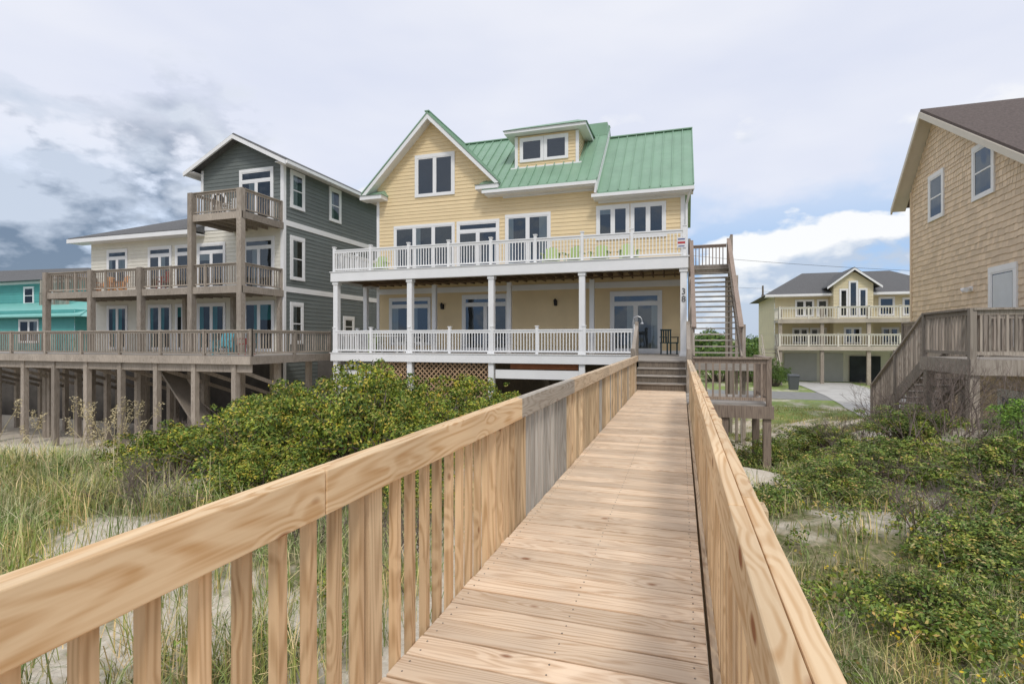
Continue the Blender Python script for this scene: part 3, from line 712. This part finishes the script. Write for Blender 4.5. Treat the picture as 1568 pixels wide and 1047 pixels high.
while x<-14.9:
    for y in(15.55,17.7,19.6): fr.box(x-.1,x+.1,y-.1,y+.1,-1.7,2.5)
    if int(x)%2==0: fr.beam((x,15.45,2.2),(x+1.6,15.45,.6),.04,.14); fr.beam((x,17.6,.3),(x+1.6,17.6,2.2),.04,.14)
    fr.beam((x,15.6,2.3),(x,19.6,.9),.04,.14)
    x+=1.95
fr.box(-48,-15,15.50,15.545,2.2,2.49)
G['underhouse'].box(-48,-16,22.5,22.6,-1.5,2.6)  # added panel coloured dark for the shade of the open underside
fr.beam((-21,16.8,2.6),(-18.2,16.8,-.6),.9,.08)
G.finish({'gray_siding':graysd,'cream_siding':cream,'trim':white,'window_trim':white,'window_sash':white,'window_interior':roomdark,'curtains':curt,'teal_curtains':tealcurt,
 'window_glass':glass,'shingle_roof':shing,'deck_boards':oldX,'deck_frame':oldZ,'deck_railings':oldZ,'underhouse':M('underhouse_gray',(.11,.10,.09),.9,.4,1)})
chair('adirondack_chair',-27.6,18.9,5.7,orange,.3); chair('adirondack_chair',-26.6,18.9,5.7,orange,-.2)
chair('patio_chair',-23.3,18.7,5.7,redp,-.2,1,'d'); chair('patio_chair',-19.3,18.7,8.84,chairw,-.2,1,'d')

# ------------------------------------------------------------ teal house far left
Tl=House('teal_beach_house',(-45,26,0))
lap(Tl['siding'],'F',24,-58,-37.6,0,5.4,h=.2); lap(Tl['siding'],'R',-37.6,24,34,0,5.4,h=.2)
lap(Tl['siding'],'F',28,-58,-44.4,5.4,8.0,h=.2); lap(Tl['siding'],'R',-44.4,28,34,5.4,8.0,h=.2)
Tl['light_roof'].hexa([(-59,23.4,4.9),(-36.2,23.4,4.9),(-36.2,34,4.9),(-59,34,4.9),(-59,23.4,5.0),(-36.2,23.4,5.0),(-41.4,28.3,6.4),(-59,28.3,6.4)])
Tl['dark_roof'].hexa([(-59,27.3,8.0),(-43.7,27.3,8.0),(-43.7,35,8.0),(-59,35,8.0),(-59,31,9.6),(-47,31,9.4),(-47,31.2,9.4),(-59,31.2,9.6)])
fbox(Tl['trim'],'F',28,-58,-44.3,0,.05,7.8,8.0)
window(Tl,'F',28,-47.3,-46.2,6.2,7.6,1,True); window(Tl,'F',28,-49.6,-48.4,6.2,7.6,1,True); window(Tl,'F',24,-43,-41,3.2,4.8,2)
rail(Tl['railing'],(-46,27.0,5.9),(-43,27.0,5.9),h=1.0)
Tl['railing'].box(-46.2,-42.8,26.9,27.9,5.6,5.85)
for x in(-45.9,-43.1): Tl['railing'].box(x-.08,x+.08,26.95,27.1,0,7.9)
Tl.finish({'siding':tealsd,'light_roof':M('aqua_metal',(.22,.54,.48),.4,.08),'dark_roof':shing,'trim':white,'window_trim':white,'window_sash':white,'window_interior':roomdark,'curtains':curt,'window_glass':glass,'railing':oldZ})

# ------------------------------------------------------------ tan shingle house right
Q=House('tan_shingle_house',(12,20,0))
tx=8.8
def rz(y): return 11.83-(23.0-y)*.588 if y<23 else 11.83-(y-23.0)*1.05
shakes(Q['shingle_siding'],'L',tx,14.0,25.1,-.6,9.4,clip=lambda z:(14.0 if z<rz(14)-.2 else 23-(11.83-.2-z)/.588,25.1))
shakes(Q['shingle_siding'],'L',tx,14,25.1,9.4,11.5,clip=lambda z:(23-(11.6-z)/.588,min(25.1,23+(11.6-z)/1.05)))
Q['wall_core'].hexa([(tx+.02,14,-.6),(18,14,-.6),(18,25.1,-.6),(tx+.02,25.1,-.6),(tx+.02,14,6.1),(18,14,6.1),(18,25.1,9.3),(tx+.02,25.1,9.3)])
fbox(Q['corner_boards'],'L',tx,24.98,25.12,.0,.05,-.6,9.3)
r_=Q['roof']
r_.slab([(8.35,13.4,rz(13.4)),(18,13.4,rz(13.4)),(18,23,11.85),(8.35,23,11.85)],.10)
r_.slab([(8.35,25.75,rz(25.75)),(18,25.75,rz(25.75)),(18,23.01,11.85),(8.35,23.01,11.85)],.10)
t=Q['trim']
for (ya,yb) in((13.4,23.0),(25.78,23.0)):
    za,zb=rz(ya),11.83
    t.hexa([(8.30,ya,za-.30),(8.36,ya,za-.30),(8.36,yb,zb-.30),(8.30,yb,zb-.30),(8.30,ya,za-.08),(8.36,ya,za-.08),(8.36,yb,zb-.08),(8.30,yb,zb-.08)])
    t.hexa([(8.361,ya,za-.2),(tx+.03,ya,za-.2),(tx+.03,yb,zb-.2),(8.361,yb,zb-.2),(8.361,ya,za-.115),(tx+.03,ya,za-.115),(tx+.03,yb,zb-.115),(8.361,yb,zb-.115)])
window(Q,'L',tx,22.25,23.45,7.75,9.45,1,True,cas=.13,cur=0); window(Q,'L',tx,19.1,20.35,7.75,9.45,1,True,cas=.13,cur=0)
window(Q,'L',tx,18.0,19.4,3.2,5.55,1,False,cas=.14,cur=0)
fbox(Q['door'],'L',tx,18.22,19.18,.041,.047,3.3,5.3)
window(Q,'L',tx,17.6,18.9,.9,2.0,1,False,cas=.14,cur=0)
fl=Q['flood_light']; fl.box(tx-.06,tx,20.35,20.5,4.95,5.1); fl.tube((tx-.08,20.4,5.05),(tx-.22,20.3,4.98),.04,.08,8); fl.tube((tx-.08,20.48,5.05),(tx-.22,20.58,4.98),.04,.08,8)
fr=Q['deck_frame']; rl=Q['deck_railings']; dk=Q['deck_boards']; fz=3.05
y=11.5
while y<13.4: dk.box(4.95,8.75,y,y+.14,fz-.04,fz); y+=.147
while y<20.4: dk.box(6.9,8.75,y,y+.14,fz-.04,fz); y+=.147
fr.box(4.90,8.8,11.43,11.47,fz-.28,fz); fr.box(4.88,4.92,11.475,13.5,fz-.28,fz); fr.box(6.83,6.87,13.5,20.4,fz-.28,fz)
kk=dict(h=.92,sp=.125,pw=.036,top=(.14,.04),post=1.9,pwid=.10,postx=.0)
rail(rl,(4.95,11.5,fz),(8.75,11.5,fz),**kk); rail(rl,(4.95,11.56,fz),(4.95,13.4,fz),ends=(0,1),**kk)
rail(rl,(6.9,13.5,fz),(6.9,20.3,fz),**kk); rail(rl,(6.0,13.4,fz),(6.85,13.4,fz),**kk)
for (x,y) in((4.98,11.55),(4.98,13.3),(6.9,11.6),(6.9,13.4),(6.9,16.5),(6.9,19.8)):
    fr.box(x-.075,x+.075,y-.075,y+.075,float(gh(x,y))-.3,fz-.04)
gz_=1.15
for x in(4.97,5.95):
    fr.beam((x,13.45,fz-.15),(x,16.7,gz_),.05,.28)
    rl.beam((x,13.45,fz+.9),(x,16.7,gz_+1.0),.13,.04)
    for k in range(25):
        t_=(k+.5)/25; yy=13.45+3.25*t_; zz=fz+(gz_-fz)*t_; rl.box(x-.018,x+.018,yy-.018,yy+.018,zz-.1,zz+.93)
    for t_ in(.5,1): yy=13.45+3.25*t_; zz=fz+(gz_-fz)*t_; fr.box(x-.05,x+.05,yy-.05,yy+.05,.4,zz+1.05)
for k in range(1,11):
    t_=k/11; yy=13.45+3.25*t_; zz=fz+(gz_-fz)*t_; dk.box(5.0,5.92,yy-.14,yy+.13,zz-.04,zz)
Q.finish({'shingle_siding':tanshg,'wall_core':tanshg,'corner_boards':tanshg,'roof':shing2,'trim':M('cream_trim',(.66,.60,.50),.5,.04),'window_trim':white,'window_sash':white,'window_interior':roomdark,'curtains':curt,'window_glass':glass,
 'flood_light':white,'door':M('door_white',(.62,.65,.67),.5,.06),'deck_frame':oldZ,'deck_railings':oldZ,'deck_boards':oldX})

# ------------------------------------------------------------ distant house
E=House('distant_beach_house',(12,52,0)); eY=48.5
lap(E['siding'],'F',eY,7.4,19.5,3.0,7.1,h=.25); lap(E['siding'],'L',7.4,eY,58,0,7.1,h=.25)
E['garage_wall'].box(7.5,19.4,eY+.6,eY+.7,-.3,3.0)
t=E['trim']; r_=E['roof']
r_.hexa([(6.6,47.6,7.1),(20.3,47.6,7.1),(20.3,59,7.1),(6.6,59,7.1),(10.3,53,9.35),(17.0,53,9.35),(17.0,53.5,9.35),(10.3,53.5,9.35)])
t.box(6.55,20.35,47.54,47.6,6.92,7.1); t.box(6.6,20.3,47.6,eY,6.9,6.93)
t2=E['bay']; bc=12.75
lap(t2,'F',47.3,bc-1.35,bc+1.35,3.0,7.75,h=.25)
lap(t2,'F',47.3,0,0,7.75,8.7,h=.25,clip=lambda z:(bc-(8.8-z)*1.3,bc+(8.8-z)*1.3))
for sx in(-1.35,1.35): t2.poly([(bc+sx,47.3,3),(bc+sx,49.5,3),(bc+sx,49.5,7.75),(bc+sx,47.3,7.75)])
for sgn in(-1,1):
    r_.slab([(bc+sgn*1.85,46.95,7.6),(bc+sgn*1.85,52.5,7.6),(bc,52.5,9.05),(bc,46.95,9.05)],.1)
    t.hexa([(bc,46.88,8.82),(bc+sgn*1.86,46.88,7.37),(bc+sgn*1.86,46.95,7.37),(bc,46.95,8.82),(bc,46.88,8.99),(bc+sgn*1.86,46.88,7.54),(bc+sgn*1.86,46.95,7.54),(bc,46.95,8.99)])
window(E,'F',47.3,bc-.95,bc-.35,5.2,7.4,1,cas=.08,cur=0);window(E,'F',47.3,bc-.32,bc+.32,5.2,8.0,1,cas=.08,cur=0);window(E,'F',47.3,bc+.35,bc+.95,5.2,7.4,1,cas=.08,cur=0)
window(E,'F',eY,8.9,10.3,5.3,6.7,2,cur=0);window(E,'F',eY,10.5,11.3,5.3,6.7,1,cur=0);window(E,'F',eY,14.8,15.9,5.3,6.8,1,cur=0);window(E,'F',eY,16.4,18.4,5.3,6.7,2,cur=0)
for x in(8.7,10.0,12.1,15.0,17.0): window(E,'F',eY if x!=12.1 else 47.3,x,x+1.2,3.1,4.4,2,cur=.3)
fr=E['deck_frame']; rl=E['deck_railings']
for z in(5.0,2.9):
    fr.box(7.3,19.5,45.8,48.4,z-.22,z); fr.box(7.2,19.6,45.72,45.78,z-.3,z+.02)
    rail(rl,(7.35,45.85,z),(19.4,45.85,z),h=.95,sp=.18,pw=.04,top=(.12,.05),post=2.0,pwid=.12,postx=.05); rail(rl,(7.35,45.9,z),(7.35,48.3,z),h=.95,sp=.18,pw=.04,top=(.12,.05),ends=(0,0))
for x in(7.4,10.3,13.4,16.4,19.4): E['posts'].box(x-.12,x+.12,45.85,46.09,-.4,6.0)
for x in(8.2,11.0,15.8):
    E['garage_doors'].box(x,x+(2.4 if x!=11 else 1.5),eY+.5,eY+.58,-.1,2.3)
E['dark_opening'].box(12.95,15.1,eY+.45,eY+.49,-.1,2.1)  # solid panel painted dark as the shade inside an open bay
st_=E['stairs']
for k in range(10): st_.box(6.2,7.2,44+k*.3,44.3+k*.3,.29*k,.29*k+.06)
st_.beam((6.2,44,.9),(6.2,47,3.8),.08,.06); st_.beam((7.2,44,.9),(7.2,47,3.8),.08,.06)
st_.beam((6.2,44,-.1),(6.2,47,2.8),.06,.25); st_.beam((7.2,44,-.1),(7.2,47,2.8),.06,.25)
E.finish({'siding':palesd,'bay':palesd,'garage_wall':cream,'trim':white,'roof':shing,'window_trim':white,'window_sash':white,'window_interior':roomdark,'curtains':curt,'window_glass':glass,
 'deck_frame':oldY,'deck_railings':cream,'posts':oldZ,'garage_doors':M('garage_grey',(.5,.5,.5),.6,.05),'dark_opening':roomdark,'stairs':oldY})
for k,(x,y,h) in enumerate([(-8,40.2,11),(24,40.2,7.2),(8.3,62,9.2)]):
    e=group('utility_pole',(x,y,0)); m1=MB(); m1.tube((x,y,-.5),(x,y,h),.13,.09,10)
    if k<2: m1.box(x-.8,x+.8,y-.05,y+.05,h-.6,h-.5); m1.tube((x+.6,y,h-.5),(x+.6,y,h-.35),.04,.04,6); m1.tube((x-.6,y,h-.5),(x-.6,y,h-.35),.04,.04,6)
    else: m1.box(x-.16,x+.16,y-.3,y-.1,h-1.6,h-1.0)
    m1.obj('pole',darkwood,e)
m1=MB()
def wire(p,q,sag,n=24):
    p=Vector(p);q=Vector(q);pr_=p
    for i in range(1,n+1):
        t_=i/n; c_=p.lerp(q,t_); c_.z-=sag*4*t_*(1-t_); m1.tube(pr_,c_,.011,.011,4); pr_=c_
wire((-8,40.2,10.9),(24,40.2,7.1),.5); wire((-8,40.2,9.6),(8.3,62,8.9),.5); wire((8.3,62,8.6),(40,62,7.5),.6)
m1.obj('power_line',black)
e=group('trash_bin',(7.3,40,0)); m1=MB(); z0=float(gh(7.3,38.9))
m1.hexa([(7.05,40,z0),(7.55,40,z0),(7.55,40.5,z0),(7.05,40.5,z0),(6.98,39.9,z0+.95),(7.62,39.9,z0+.95),(7.62,40.55,z0+.95),(6.98,40.55,z0+.95)]); m1.hexa([(6.95,39.85,z0+.955),(7.65,39.85,z0+.955),(7.65,40.6,z0+.955),(6.95,40.6,z0+.955),(7.0,39.95,z0+1.03),(7.6,39.95,z0+1.03),(7.6,40.6,z0+1.06),(7.0,40.6,z0+1.06)])
m1.tube((7.05,40.5,z0+.1),(7.12,40.5,z0+.1),.1,.1,10); m1.tube((7.48,40.5,z0+.1),(7.55,40.5,z0+.1),.1,.1,10); m1.obj('bin_body',M('bin_grey',(.10,.11,.12),.5,.05),e)

# ------------------------------------------------------------ vegetation
def unit(n):
    v=rng.normal(size=(n,3)); return v/np.linalg.norm(v,axis=1,keepdims=True)
def leafquads(c,nrm,l,w):
    n=len(c); r=unit(n); t=np.cross(nrm,r); t/=np.linalg.norm(t,axis=1,keepdims=True)+1e-9; s=np.cross(nrm,t); s/=np.linalg.norm(s,axis=1,keepdims=True)+1e-9
    l=(l*rng.uniform(.7,1.25,n))[:,None]; w=(w*rng.uniform(.8,1.2,n))[:,None]
    return np.stack([c-t*l/2,c+s*w/2,c+t*l/2,c-s*w/2],1).reshape(-1,3)
def lobe_leaves(lobes,dens,l,w,jit=.7):
    out=[]
    for (cx,cy,cz,r) in lobes:
        n=int(dens*r*r); d=unit(n); d[:,2]=np.where(d[:,2]<-.3,-d[:,2],d[:,2])
        rad=r*(.62+.48*rng.random(n)**.6)*(1+.16*np.sin(d[:,0]*7+cx*3)*np.sin(d[:,1]*6+cy*5)+.1*np.sin(d[:,2]*11+cz))
        c=np.array([cx,cy,cz])+d*rad[:,None]; nn=d+jit*unit(n); nn/=np.linalg.norm(nn,axis=1,keepdims=True)
        out.append(leafquads(c,nn,l,w))
    return np.concatenate(out)
def dome(r0,seed,nl,rx,ry,rzz,r1,r2):
    r=random.Random(seed); L_=[]
    for i in range(nl):
        f=math.sqrt(r.random())*.85; a=r.random()*6.283
        z=rzz*(1-.75*f*f)*r.uniform(.45,.9)
        L_.append((rx*f*math.cos(a),ry*f*math.sin(a),max(.15,z),r.uniform(r1,r2)))
    return L_
bushmeshes=[]
for k in range(3):
    L_=dome(0,20+k,28,1.25,1.15,1.25,.20,.40)
    for j in range(54):
        a=random.random()*6.283; f=random.random(); L_.append((1.4*f*math.cos(a),1.3*f*math.sin(a),1.25*(1-.5*f*f)+random.uniform(-.15,.32),random.uniform(.06,.16)))
    A=lobe_leaves(L_,4000,.065,.030); me=fastmesh('bush_leaves_%d'%k,A,4); me.materials.append(leafA)
    tw=MB(); r=random.Random(k)
    for (x,y,z,q) in L_: tw.tube((x*.15,y*.15,-.2),(x*.8,y*.8,z*.8),.02,.006,4)
    for _ in range(60):
        a=r.random()*6.28; f=r.random(); p=Vector((1.1*f*math.cos(a),1.1*f*math.sin(a),.7)); q=p+Vector((r.uniform(-.4,.4)+.3*math.cos(a),r.uniform(-.4,.4)+.3*math.sin(a),r.uniform(.2,.75)-.4*f)); tw.tube(p,q,.008,.003,3)
    tm=bpy.data.meshes.new('bush_stems_%d'%k); tm.from_pydata(tw.v,[],tw.f); tm.materials.append(twigm)
    bushmeshes.append((me,tm))
cache={}
def bush(x,y,s,sz,k,name='wax_myrtle_bush',mat=None,rot=None):
    e=group(name,(x,y,float(gh(x,y))-.05)); rot=random.random()*6.28 if rot is None else rot
    for m_,n_ in zip(bushmeshes[k%3],('leaves','stems')):
        if mat and n_=='leaves':
            key=(k%3,mat.name)
            if key not in cache: mm=m_.copy(); mm.materials[0]=mat; cache[key]=mm
            m_=cache[key]
        o=bpy.data.objects.new(n_,m_); COL.objects.link(o); o.parent=e; o.scale=(s,s,sz); o.rotation_euler=(0,0,rot)
i=0
for (x,y,s,sz) in [(-6.3,6.6,1.0,.85),(-7.4,8.2,1.0,1.0),(-5.4,8.3,1.1,1.2),(-4.0,7.6,.9,.85),(-6.4,10.0,1.2,1.35),(-4.4,10.0,1.1,1.05),(-3.1,9.3,.8,.8),(-2.9,11.4,1.0,.95),(-5.0,12.4,1.2,1.1),
     (-3.2,13.6,1.1,.85),(-8.4,10.5,1.1,1.0),(-7.2,12.6,1.1,1.05),(-5.3,5.6,.7,.58),(-7.9,6.6,.8,.6),(-2.4,15.4,1.0,.75),(-9.6,13.6,1.0,.8),(-3.4,6.1,.7,.5),(-4.6,14.8,1.0,.9)]:
    bush(x,y,s,sz,i); i+=1
for (x,y,s,sz) in [(5.3,10.0,.7,.66),(5.9,9.2,.8,.75),(6.4,8.0,.9,.65)]: bush(x,y,s,sz,i,'green_shrub',leafB); i+=1
for (x,y,s,sz) in [(4.3,9.0,.8,.55),(3.1,10.2,.8,.45),(2.2,8.6,.7,.42),(1.9,12.4,.7,.5),(5.2,7.2,.9,.5),(3.6,7.2,.7,.4),(4.0,11.6,.7,.42),(3.0,13.4,.7,.4),(2.0,5.2,.5,.3),(4.6,5.2,.7,.42),(2.8,6.2,.6,.35)]: bush(x,y,s,sz,i,'low_dune_shrub',leafC); i+=1
for (x,y,s,sz) in [(6.4,43,1.0,1.3),(5.2,47,1.2,1.7),(3.0,46,2.0,1.8)]: bush(x,y,s,sz,i,'hedge_bush',leafD); i+=1
L_=[]
for _ in range(470):
    x=random.uniform(.7,11);y=random.uniform(2.4,15)
    if float(veg(x,y))<.40 or (x<1.9 and 11<y<13.6): continue
    z=float(gh(x,y)); 
    for j in range(2): L_.append((x+random.uniform(-.2,.2),y+random.uniform(-.2,.2),z+random.uniform(.0,.16),random.uniform(.08,.24)))
for _ in range(150):
    x=random.uniform(-12,-2.2);y=random.uniform(2.5,10)
    if float(veg(x,y))<.45: continue
    L_.append((x,y,float(gh(x,y))+.08,random.uniform(.10,.22)))
mkobj('low_dune_thicket',fastmesh('thicket',lobe_leaves(L_,3500,.05,.024,1.1),4),leafC)
def twigs(name,x,y,h,n,seed):
    r=random.Random(seed); m1=MB(); z=float(gh(x,y))
    def br(p,d,l,rad,dep):
        q=p+d*l; m1.tube(p,q,rad,rad*.6,3)
        if dep>0:
            for _ in range(r.choice((2,3))):
                dd=(d+Vector((r.uniform(-.7,.7),r.uniform(-.7,.7),r.uniform(-.2,.5)))).normalized(); br(q,dd,l*r.uniform(.55,.85),rad*.6,dep-1)
    for _ in range(n):
        br(Vector((x+r.uniform(-.4,.4),y+r.uniform(-.4,.4),z-.05)),Vector((r.uniform(-.6,.6),r.uniform(-.6,.6),1)).normalized(),h*.35,.013,4)
    m1.obj(name,twigm)
for k,(x,y,h) in enumerate([(3.9,10.6,1.2),(4.5,11.0,1.3),(3.2,11.8,1.0),(4.5,9.6,1.0),(4.7,12.2,1.3),(2.9,9.4,.8),(-9.0,8.6,.6),(-6.6,5.0,.7),(-2.6,4.6,.7),(3.9,8.0,.8),(2.6,7.0,.6),(5.6,11.0,1.2),(4.2,12.8,1.2),(3.2,4.6,.5),(4.4,6.4,.7),(-4.2,5.2,.8),(-8.2,7.2,.9)]): twigs('bare_twig_shrub',x,y,h,13,k)
def grassblades(P,hh,wd,lean=.5):
    n=len(P); a=rng.random(n)*6.283; d=np.stack([np.cos(a),np.sin(a),np.zeros(n)],1); s=np.stack([-np.sin(a),np.cos(a),np.zeros(n)],1)
    h=hh*rng.uniform(.5,1.2,n); le=lean*rng.uniform(.1,1.3,n)
    w=(wd*rng.uniform(.7,1.3,n))[:,None]
    up=np.array([0,0,1.])
    p0=P; p1=P+up*(h*.5)[:,None]+d*(h*le*.22)[:,None]; p2=P+up*(h*(.92-.25*le))[:,None]+d*(h*le*.75)[:,None]
    q1=np.stack([p0-s*w,p0+s*w,p1+s*w*.8,p1-s*w*.8],1); q2=np.stack([p1-s*w*.8,p1+s*w*.8,p2+s*w*.08,p2-s*w*.08],1)
    return np.concatenate([q1,q2],1).reshape(-1,3)
def scatter(nc,x0,x1,y0,y1,bl,hh,wd,rad=.09,mode=0,lean=.6):
    xs_=rng.uniform(x0,x1,nc); ys_=rng.uniform(y0,y1,nc); v=veg(xs_,ys_); k=(rng.random(nc)<v*1.1)
    if mode==1: k&=~((xs_<1.9)&(ys_>11)&(ys_<13.6))
    xs_=xs_[k];ys_=ys_[k]
    X_=np.repeat(xs_,bl)+rng.normal(0,rad,len(xs_)*bl); Y_=np.repeat(ys_,bl)+rng.normal(0,rad,len(xs_)*bl)
    hs=np.repeat(hh*rng.uniform(.5,1.3,len(xs_)),bl)
    return grassblades(np.stack([X_,Y_,gh(X_,Y_)-.02],1),hs,wd,lean)
G_=[scatter(2700,-13,-1.35,.2,6,13,.58,.0042,lean=.9),scatter(1900,-16,-1.4,6,12,11,.55,.0058,lean=.9),scatter(2500,.4,6,.6,6,12,.26,.0036,mode=1,lean=.9),scatter(2300,.4,12,6,16,10,.34,.0055,mode=1,lean=.9),
    scatter(3000,.5,9,16,30,6,.15,.008)]
mkobj('beach_grass',fastmesh('beach_grass',np.concatenate(G_),4),grassm)
so=MB(); rs=random.Random(4); quads=[]
for _ in range(24):
    x=rs.gauss(-8.7,.7);y=rs.gauss(5.7,.5);z=float(gh(x,y)); h=rs.uniform(.95,1.5); dx=rs.uniform(-.5,.5);dy=rs.uniform(-.3,.3)
    p=Vector((x,y,z));
    for k in range(5):
        t_=(k+1)/5; q=Vector((x+dx*t_*t_,y+dy*t_*t_,z+h*(t_-.06*t_*t_))); so.tube(p,q,.005,.004,3); p=q
    u_=rng.uniform(-.15,.12,70)
    c=np.array(p)+np.stack([rng.normal(0,.026,70)+dx*.9*u_,rng.normal(0,.026,70),u_],1); quads.append(leafquads(c,unit(70),.04,.013))
so.obj('sea_oats_stalks',oatm); ob=mkobj('sea_oats',fastmesh('sea_oats_plumes',np.concatenate(quads),4),oatm)
o=bpy.data.objects['sea_oats_stalks']; o.parent=ob
q=[]; 
for _ in range(110):
    x=random.uniform(1.2,5.5);y=random.uniform(2.6,7); c=np.array([[x,y,float(gh(x,y))+random.uniform(.18,.32)]]*5)+rng.normal(0,.012,(5,3)); q.append(leafquads(c,unit(5),.022,.018))
mkobj('yellow_wildflowers',fastmesh('flowers',np.concatenate(q),4),flowm)
L_=[]
for _ in range(420):
    x=random.uniform(-160,160);y=random.uniform(95,125); L_.append((x,y,random.uniform(.5,2.6),random.uniform(1.2,2.6)))
for _ in range(40):
    x=random.uniform(1,8);y=random.uniform(64,75); L_.append((x,y,random.uniform(.3,1.6),random.uniform(.8,1.5)))
mkobj('distant_trees',fastmesh('distant_trees',lobe_leaves(L_,130,.5,.28),4),leafD)

# ------------------------------------------------------------ world
w=bpy.data.worlds.new('World'); scene.world=w; w.use_nodes=True; nt=w.node_tree; nt.nodes.clear(); L=nt.links
out=N(nt,'ShaderNodeOutputWorld'); sky=N(nt,'ShaderNodeTexSky',sky_type='NISHITA'); sky.sun_disc=False
el=math.radians(50); rot=math.radians(155)
sky.sun_elevation=el; sky.sun_rotation=rot
b1=N(nt,'ShaderNodeBackground'); b1.inputs[1].default_value=.12; L.new(sky.outputs[0],b1.inputs[0])
b2=N(nt,'ShaderNodeBackground'); b2.inputs[1].default_value=1.04
tc=N(nt,'ShaderNodeTexCoord').outputs['Generated']; sp=N(nt,'ShaderNodeSeparateXYZ'); L.new(tc,sp.inputs[0])
z=sp.outputs['Z']; x=sp.outputs['X']
def vmap(sc,loc=(0,0,0)):
    m_=N(nt,'ShaderNodeMapping'); m_.inputs['Scale'].default_value=sc; m_.inputs['Location'].default_value=loc; L.new(tc,m_.inputs[0]); return m_.outputs[0]
n1=noise(nt,vmap((1,1,2.0),(3.1,.4,.2)),4.6,8,.52)
n1b=noise(nt,vmap((1,1,2.0),(3.1,.4,.28)),4.6,8,.52)
n2=noise(nt,vmap((1,1,3.0),(7,2,1)),1.6,4,.5)
veil=mixc(nt,mapr(nt,n2,.3,.7,0,1),(.74,.78,.92),(.95,.955,1.0))
dk_=mapr(nt,x,-.80,-.45,1,0)
cov=mth(nt,'ADD',mth(nt,'ADD',n1,mapr(nt,z,.02,.34,.05,-.04)),mth(nt,'MULTIPLY',dk_,.12))
cm=mapr(nt,cov,.485,.53,0,1)
lit=mapr(nt,mth(nt,'ADD',mth(nt,'SUBTRACT',n1,n1b),mapr(nt,z,.05,.28,-.05,.04)),-.05,.07,0,1)
white_c=mixc(nt,dk_,(1.0,1.0,1.0),(.60,.67,.79)); grey_c=mixc(nt,dk_,(.52,.61,.76),(.17,.23,.33))
cum=mixc(nt,lit,grey_c,white_c)
gap=mixc(nt,dk_,(.42,.60,.88),(.62,.72,.88))
gap=mixc(nt,mapr(nt,z,.16,.32,0,1),gap,(.84,.87,.97))
low=mixc(nt,cm,gap,cum)
zz_=mth(nt,'SUBTRACT',z,mth(nt,'MULTIPLY',dk_,.05))
hi=mapr(nt,mth(nt,'ADD',zz_,mth(nt,'MULTIPLY',mth(nt,'SUBTRACT',n1,.5),-.5)),.25,.33,0,1)
c=mixc(nt,hi,low,veil)
L.new(c,b2.inputs[0])
mx=N(nt,'ShaderNodeMixShader'); mx.inputs[0].default_value=.90
L.new(b1.outputs[0],mx.inputs[1]); L.new(b2.outputs[0],mx.inputs[2]); L.new(mx.outputs[0],out.inputs[0])
sd=bpy.data.lights.new('sun','SUN'); sd.energy=1.5; sd.angle=math.radians(11); sd.color=(1,.95,.88)
so_=bpy.data.objects.new('sun',sd); COL.objects.link(so_)
dirv=Vector((math.sin(rot)*math.cos(el),math.cos(rot)*math.cos(el),math.sin(el)))
so_.rotation_euler=dirv.to_track_quat('Z','Y').to_euler(); so_.location=(0,0,30)
# ------------------------------------------------------------ camera
cd=bpy.data.cameras.new('camera'); cam=bpy.data.objects.new('camera',cd); COL.objects.link(cam); scene.camera=cam
cd.sensor_width=36; cd.lens=18.55; cd.clip_start=.05; cd.clip_end=4000
cam.location=(0,0,3.4); cam.rotation_euler=(math.radians(90),0,math.radians(17.8))
cd.shift_y=-.002
scene.view_settings.view_transform='Standard'; scene.view_settings.look='None'; scene.view_settings.exposure=0
